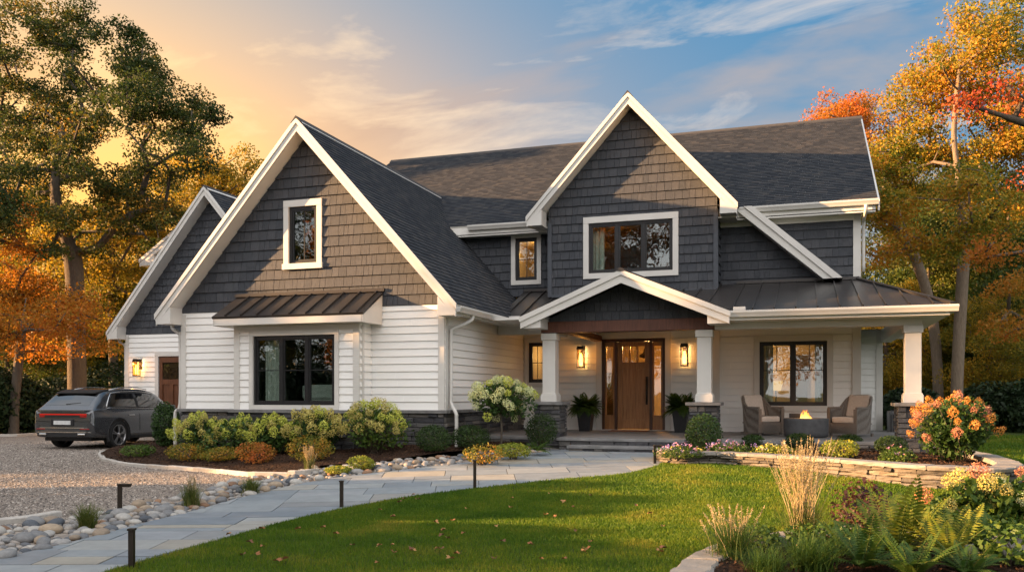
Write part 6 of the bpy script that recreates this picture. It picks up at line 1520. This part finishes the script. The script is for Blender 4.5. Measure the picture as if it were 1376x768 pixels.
# ------------------------------------------------------------------ car
def catmull(rows, n):
    A = np.array(rows, float); out = []
    for i in range(len(A) - 1):
        p0, p1, p2, p3 = A[max(i - 1, 0)], A[i], A[i + 1], A[min(i + 2, len(A) - 1)]
        for k in range(n):
            t = k / n; m1 = (p2 - p0) * .5; m2 = (p3 - p1) * .5
            h = (2 * t ** 3 - 3 * t * t + 1) * p1 + (t ** 3 - 2 * t * t + t) * m1 + (-2 * t ** 3 + 3 * t * t) * p2 + (t ** 3 - t * t) * m2; out.append(h)
    out.append(A[-1]); return np.array(out)
def build_car(loc, rz):
    t = empty('parked_car', loc, rz, 'dark grey SUV parked on the gravel with a red tail light strip', 'car')
    m, nt, b = mat('car_paint', .22, .6, .55); b.inputs['Base Color'].default_value = (.07, .074, .082, 1); b.inputs['Coat Weight'].default_value = 1; b.inputs['Coat Roughness'].default_value = .04
    paint = m; trimb = m_plain('car_black_trim', (.014, .014, .015), .5); chrome = m_plain('car_chrome', (.60, .60, .60), .18, 1.0, .5, .02)
    gl = m_glass('car_glass', (.10, .12, .12), .10, .0); rub = m_plain('tyre_rubber', (.014, .014, .014), .85); alloy = m_plain('alloy', (.42, .42, .43), .28, .9)
    red = m_glow('tail_light_red', (1, .03, .015), .12); redd = m_plain('tail_lens', (.28, .012, .012), .15, 0, .6)
    # y, zb, w(sill), wmid, zbelt, wbelt, zroof, wroof, shoulder height
    st = [(-2.50, .56, .74, .86, .98, .82, 1.01, .70), (-2.46, .42, .87, .935, 1.05, .89, 1.09, .76), (-2.37, .34, .935, .98, 1.09, .915, 1.17, .77), (-2.14, .30, .965, .995, 1.11, .92, 1.37, .73), (-1.84, .28, .975, 1.0, 1.115, .915, 1.565, .70), (-1.30, .27, .975, .998, 1.11, .91, 1.655, .68), (-.55, .27, .965, .985, 1.09, .90, 1.68, .67), (.05, .27, .96, .98, 1.07, .895, 1.65, .66), (.55, .27, .96, .98, 1.045, .89, 1.54, .645), (.95, .27, .965, .985, 1.025, .89, 1.32, .66), (1.30, .28, .975, .995, 1.01, .89, 1.11, .71), (1.70, .30, .97, .995, .985, .87, 1.04, .70), (2.10, .33, .94, .97, .94, .82, .98, .66), (2.38, .38, .86, .90, .86, .74, .89, .58), (2.50, .48, .70, .76, .75, .62, .77, .48)]
    ST = catmull(st, 8); ys = ST[:, 0]
    def sect(r):
        y, zb, ws, wm, zt, wb, zr, wr = r; sh = zb + (zt - zb) * .80; gh = max(zr - zt, 0)
        return [(0, zb), (ws * .8, zb), (ws, zb + .06), (wm, zb + .22), (wm, zb + (zt - zb) * .50), (wm * .992, sh), (wb + .02, zt - .015), (wb - .015, zt + .01), (wb + (wr - wb) * .5 + .02, zt + gh * .52), (wr + .03, zt + gh * .9), (wr - .05, zr), (wr * .5, zr + .018 * min(1, gh * 3)), (0, zr + .025 * min(1, gh * 3))]
    NS = 13; wheels = ((-1.49, .385), (1.49, .385)); RA = .445
    secs = [[(x, r[0], z) for x, z in sect(r)] for r in ST]
    # dense re-sampling of each section so that the arches cut cleanly
    secs2 = [catmull(q, 5) for q in secs]; nk = len(secs2[0]); mb = MB()
    def face_ok(q):
        cx = sum(p[0] for p in q) / 4; cy = sum(p[1] for p in q) / 4; cz = sum(p[2] for p in q) / 4
        return not (abs(cx) > .60 and any((cy - wy) ** 2 + (cz - wz_) ** 2 < RA ** 2 for wy, wz_ in wheels))
    for s_ in (1, -1):
        for i in range(len(secs2) - 1):
            for k in range(nk - 1):
                q = [secs2[i][k], secs2[i + 1][k], secs2[i + 1][k + 1], secs2[i][k + 1]]; q = [(p[0] * s_, p[1], p[2]) for p in q]
                if face_ok(q): mb.poly(q if s_ == 1 else q[::-1], True)
    for idx in (0, -1):
        ring = [tuple(p) for p in secs2[idx]] + [(-p[0], p[1], p[2]) for p in secs2[idx][::-1]]; mb.poly(ring if idx == 0 else ring[::-1])
    me = mb.mesh('body', paint); bm = bmesh.new(); bm.from_mesh(me); bmesh.ops.remove_doubles(bm, verts=bm.verts, dist=.0015); bmesh.ops.recalc_face_normals(bm, faces=bm.faces); bm.to_mesh(me); bm.free(); link('body', me, t)
    def srow(y):
        i = int(np.clip(np.searchsorted(ys, y) - 1, 0, len(ys) - 2)); f = (y - ys[i]) / (ys[i + 1] - ys[i]); return ST[i] * (1 - f) + ST[i + 1] * f
    def P(y, v):   # v 0..1 up the greenhouse side (belt to roof edge)
        q = sect(srow(y)); pts = q[7:10]; u = v * 2; k = min(1, int(u)); f = u - k; a, c = pts[k], pts[k + 1]; return np.array([a[0] + (c[0] - a[0]) * f, y, a[1] + (c[1] - a[1]) * f])
    def pane(poly, s_, off, name, mt_, sub=6):
        # poly: lower edge (y0,y1) and upper edge (y0u,y1u)
        y0, y1, u0, u1, v0, v1 = poly; m_ = MB()
        g = [[None] * (sub + 1) for _ in range(5)]
        for j in range(5):
            for i in range(sub + 1):
                f = i / sub; h = j / 4; y = (y0 + (y1 - y0) * f) * (1 - h) + (u0 + (u1 - u0) * f) * h; p = P(y, v0 + (v1 - v0) * h); g[j][i] = (s_ * (p[0] + off), p[1], p[2] + off * .2)
        for j in range(4):
            for i in range(sub): m_.poly([g[j][i], g[j][i + 1], g[j + 1][i + 1], g[j + 1][i]], True)
        return m_.build(name, mt_, t)
    for s_ in (1, -1):
        pane((-1.86, .98, -1.56, .42, .04, .90), s_, .005, 'window_surround', trimb, 14)
        pane((-1.76, -.62, -1.50, -.62, .10, .84), s_, .010, 'rear_side_window', gl, 6)
        pane((-.50, .84, -.50, .36, .10, .84), s_, .010, 'front_side_window', gl, 8)
        # bright strip round the side glass
        m_ = MB(); pts = [P(y, .03) for y in np.linspace(-1.90, 1.0, 14)]; m_.tube([(s_ * (p[0] + .012), p[1], p[2]) for p in pts], .011, 6); m_.build('window_trim', chrome, t)
        m_ = MB(); lo = [(-1.90, .03), (-1.83, .3), (-1.68, .65), (-1.54, .93)] + [(y, .96) for y in np.linspace(-1.1, .35, 8)]
        pts = [P(y, v) for y, v in lo]; m_.tube([(s_ * (p[0] + .012), p[1], p[2] + .002) for p in pts], .014, 6); m_.build('window_trim', chrome, t)
        m_ = MB(); m_.tube([(s_ * .60, -1.50, 1.63), (s_ * .61, -.9, 1.72), (s_ * .60, -.2, 1.72), (s_ * .58, .25, 1.66)], .014, 6); m_.build('roof_rail', chrome, t)
        m_ = MB(); q = srow(.93); m_.box(min(s_ * .93, s_ * 1.13), max(s_ * .93, s_ * 1.13), .80, .92, 1.06, 1.20, .03); m_.build('door_mirror', paint, t)
        for y in (-.95, .28):
            m_ = MB(); m_.box(min(s_ * .975, s_ * 1.012), max(s_ * .975, s_ * 1.012), y - .12, y + .12, .915, .945, .008); m_.build('door_handle', chrome, t)
        for y in (-.58, .62):
            m_ = MB(); m_.tube([(s_ * .978, y, .42), (s_ * 1.003, y, .60), (s_ * .997, y, .90), (s_ * .92, y, 1.07)], .005, 4); m_.build('door_seam', trimb, t)
        m_ = MB(); m_.box(min(s_ * .93, s_ * .995), max(s_ * .93, s_ * .995), -1.02, 1.02, .27, .375, .02); m_.build('sill', trimb, t)
        for wy, wz_ in wheels:
            m_ = MB(); arc = [(math.cos(a), math.sin(a)) for a in np.linspace(R(-22), R(202), 26)]
            for (c0, d0), (c1, d1) in zip(arc, arc[1:]):
                for ra, rb, xa, xb in ((.385, .475, .985, 1.008), (.475, .50, 1.008, .97)):
                    m_.poly([(s_ * xa, wy + c0 * ra, wz_ + d0 * ra), (s_ * xa, wy + c1 * ra, wz_ + d1 * ra), (s_ * xb, wy + c1 * rb, wz_ + d1 * rb), (s_ * xb, wy + c0 * rb, wz_ + d0 * rb)], True)
                m_.poly([(s_ * .985, wy + c0 * .385, wz_ + d0 * .385), (s_ * .985, wy + c1 * .385, wz_ + d1 * .385), (s_ * .6, wy + c1 * .40, wz_ + d1 * .40), (s_ * .6, wy + c0 * .40, wz_ + d0 * .40)], True)
            m_.build('wheel_arch', trimb, t)
            wl2 = MB(); prof = [(.275, -.13), (.35, -.135), (.378, -.10), (.385, -.04), (.385, .06), (.378, .11), (.35, .135), (.285, .13), (.27, .06)]
            def lx(mb_, prof_, n=32):
                vs = []; fs = []
                for r, x in prof_:
                    for k in range(n): vs.append((s_ * (.865 + x), wy + r * math.cos(2 * math.pi * k / n), wz_ + r * math.sin(2 * math.pi * k / n)))
                for i in range(len(prof_) - 1):
                    for k in range(n): fs.append((i * n + k, i * n + (k + 1) % n, (i + 1) * n + (k + 1) % n, (i + 1) * n + k))
                mb_.add(vs, fs, True)
            lx(wl2, prof); w_ = wl2.build('wheel', rub, t)
            rm = MB(); lx(rm, [(.29, .128), (.282, .135), (.268, .12), (.258, .02), (.258, -.1)])
            for k in range(5):
                for dd in (-.13, .13):
                    a = 2 * math.pi * k / 5 + .3; c = Vector((s_ * .985, wy + .05 * math.cos(a), wz_ + .05 * math.sin(a))); e = Vector((s_ * .985, wy + .272 * math.cos(a + dd), wz_ + .272 * math.sin(a + dd))); rm.bar(c, e, .026, .035, (1, 0, 0))
            lx(rm, [(.001, .14), (.06, .135), (.065, .10)]); rm.build('rim', alloy, w_)
            dk = MB(); lx(dk, [(.001, .0), (.257, .0)]); dk.build('brake_disc', trimb, w_)
    # rear window on the sloping back, spoiler, lights, bumper
    m_ = MB(); rows = []
    for y in np.linspace(-2.33, -1.86, 7):
        q = sect(srow(y)); pts = q[9:]; zr = q[-1][1]; wr = q[10][0]; f = 0
        rows.append([(x, y, np.interp(abs(x), [p[0] for p in pts[::-1]], [p[1] for p in pts[::-1]]) + .006) for x in np.linspace(-wr * .97, wr * .97, 9)])
    for a, c in zip(rows, rows[1:]):
        for i in range(8): m_.poly([a[i], a[i + 1], c[i + 1], c[i]], True)
    m_.build('rear_window', gl, t)
    m_ = MB(); m_.prism([(-.64, -2.02, 1.535), (.64, -2.02, 1.535), (.70, -1.55, 1.625), (-.70, -1.55, 1.625)], (0, 0, .035)); m_.build('roof_spoiler', trimb, t)
    m_ = MB(); m_.bar((-.05, -2.31, 1.245), (.38, -2.26, 1.28), .02, .02); m_.build('rear_wiper', trimb, t)
    def strip(z0, z1, off, name, mt_, a0=-1.0, a1=1.0, n=24, ymin=None, thick=.0):
        vs = []
        for i in range(n + 1):
            u = a0 + (a1 - a0) * i / n
            ln = u * 1.25; sx = 1 if ln >= 0 else -1; d = abs(ln)
            # path round the rear corner: straight back, then along the side
            px_ = np.interp(d, [0, .66, .82, .92, 1.25], [0, .70, .85, .93, .985]); py_ = np.interp(d, [0, .66, .82, .92, 1.25], [-2.505, -2.495, -2.44, -2.34, -1.98])
            dirx, diry = np.interp(d, [0, .66, .92, 1.25], [0, .3, .85, 1]), np.interp(d, [0, .66, .92, 1.25], [-1, -.95, -.5, -.1])
            vs.append((sx * (px_ + dirx * off), py_ + diry * off))
        m_ = MB()
        for (x0, y0), (x1, y1) in zip(vs, vs[1:]):
            m_.poly([(x0, y0, z0), (x1, y1, z0), (x1, y1, z1), (x0, y0, z1)], True); m_.poly([(x0, y0, z1), (x1, y1, z1), (x1 * .93, y1 * .97, z1), (x0 * .93, y0 * .97, z1)]); m_.poly([(x0, y0, z0), (x1, y1, z0), (x1 * .93, y1 * .97, z0), (x0 * .93, y0 * .97, z0)])
        return m_.build(name, mt_, t)
    strip(.885, .985, .018, 'light_panel', trimb, -.74, .74); strip(.955, .985, .026, 'tail_light', red, -.76, .76)
    strip(.892, .950, .026, 'tail_light', redd, .42, .84, 12); strip(.892, .950, .026, 'tail_light', redd, -.84, -.42, 12)
    strip(1.03, 1.09, .03, 'tailgate_lip', paint, -.70, .70)
    strip(.42, .60, .012, 'bumper', paint, -.86, .86); strip(.595, .615, .026, 'bumper_trim', chrome, -.78, .78); strip(.36, .50, .024, 'bumper_insert', trimb, -.74, .74); strip(.475, .495, .034, 'bumper_trim', chrome, -.66, .66)
    m_ = MB(); m_.box(-.27, .27, -2.535, -2.50, .69, .80, .006); m_.build('number_plate', m_plain('plate', (.55, .56, .55), .5), t)
    m_ = MB(); m_.box(-.36, .36, -2.525, -2.47, .655, .845, .02); m_.build('plate_recess', trimb, t)
    for s_ in (-1, 1): m_ = MB(); m_.box(s_ * .62 - .12, s_ * .62 + .12, -2.55, -2.50, .40, .455, .02); m_.build('exhaust_tip', chrome, t)
    for s_ in (-1, 1): m_ = MB(); m_.box(s_ * .70 - .14, s_ * .70 + .14, -2.525, -2.48, .56, .585, .006); m_.build('reflector', redd, t)
    # windscreen and cabin floor
    m_ = MB(); rows = []
    for y in np.linspace(.42, 1.18, 6):
        q = sect(srow(y)); pts = q[9:]; wr = q[10][0]; rows.append([(x, y, np.interp(abs(x), [p[0] for p in pts[::-1]], [p[1] for p in pts[::-1]]) + .006) for x in np.linspace(-wr * .98, wr * .98, 7)])
    for a, c in zip(rows, rows[1:]):
        for i in range(6): m_.poly([a[i], a[i + 1], c[i + 1], c[i]], True)
    m_.build('windscreen', gl, t)
    for s_ in (-1, 1): m_ = MB(); m_.box(s_ * .66 - .16, s_ * .66 + .16, 2.30, 2.42, .66, .76, .03); m_.build('headlight', gl, t)
    m_ = MB(); m_.box(-.75, .75, -2.3, 2.3, .24, .34); m_.build('underbody', trimb, t)
    m_ = MB(); m_.box(-.82, .82, -1.9, 1.0, .36, .98, .05); m_.box(-.62, .62, -1.30, -1.05, .9, 1.42, .06)
    for s_ in (-1, 1): m_.box(s_ * .38 - .22, s_ * .38 + .22, -.15, .02, .9, 1.45, .05)
    m_.build('cabin_seats', trimb, t)
    return t
cp = gat(157, 602)
hd = R(5)      # nose turned a little left of straight away
fw = Vector((-math.sin(hd), math.cos(hd), 0)); rt = Vector((math.cos(hd), math.sin(hd), 0))
c0 = Vector((cp.x, cp.y, 0)) - rt * .93 + fw * 1.49
build_car((c0.x, c0.y, gz(c0.x, c0.y) + .0), hd).scale = (.95, .95, .95)
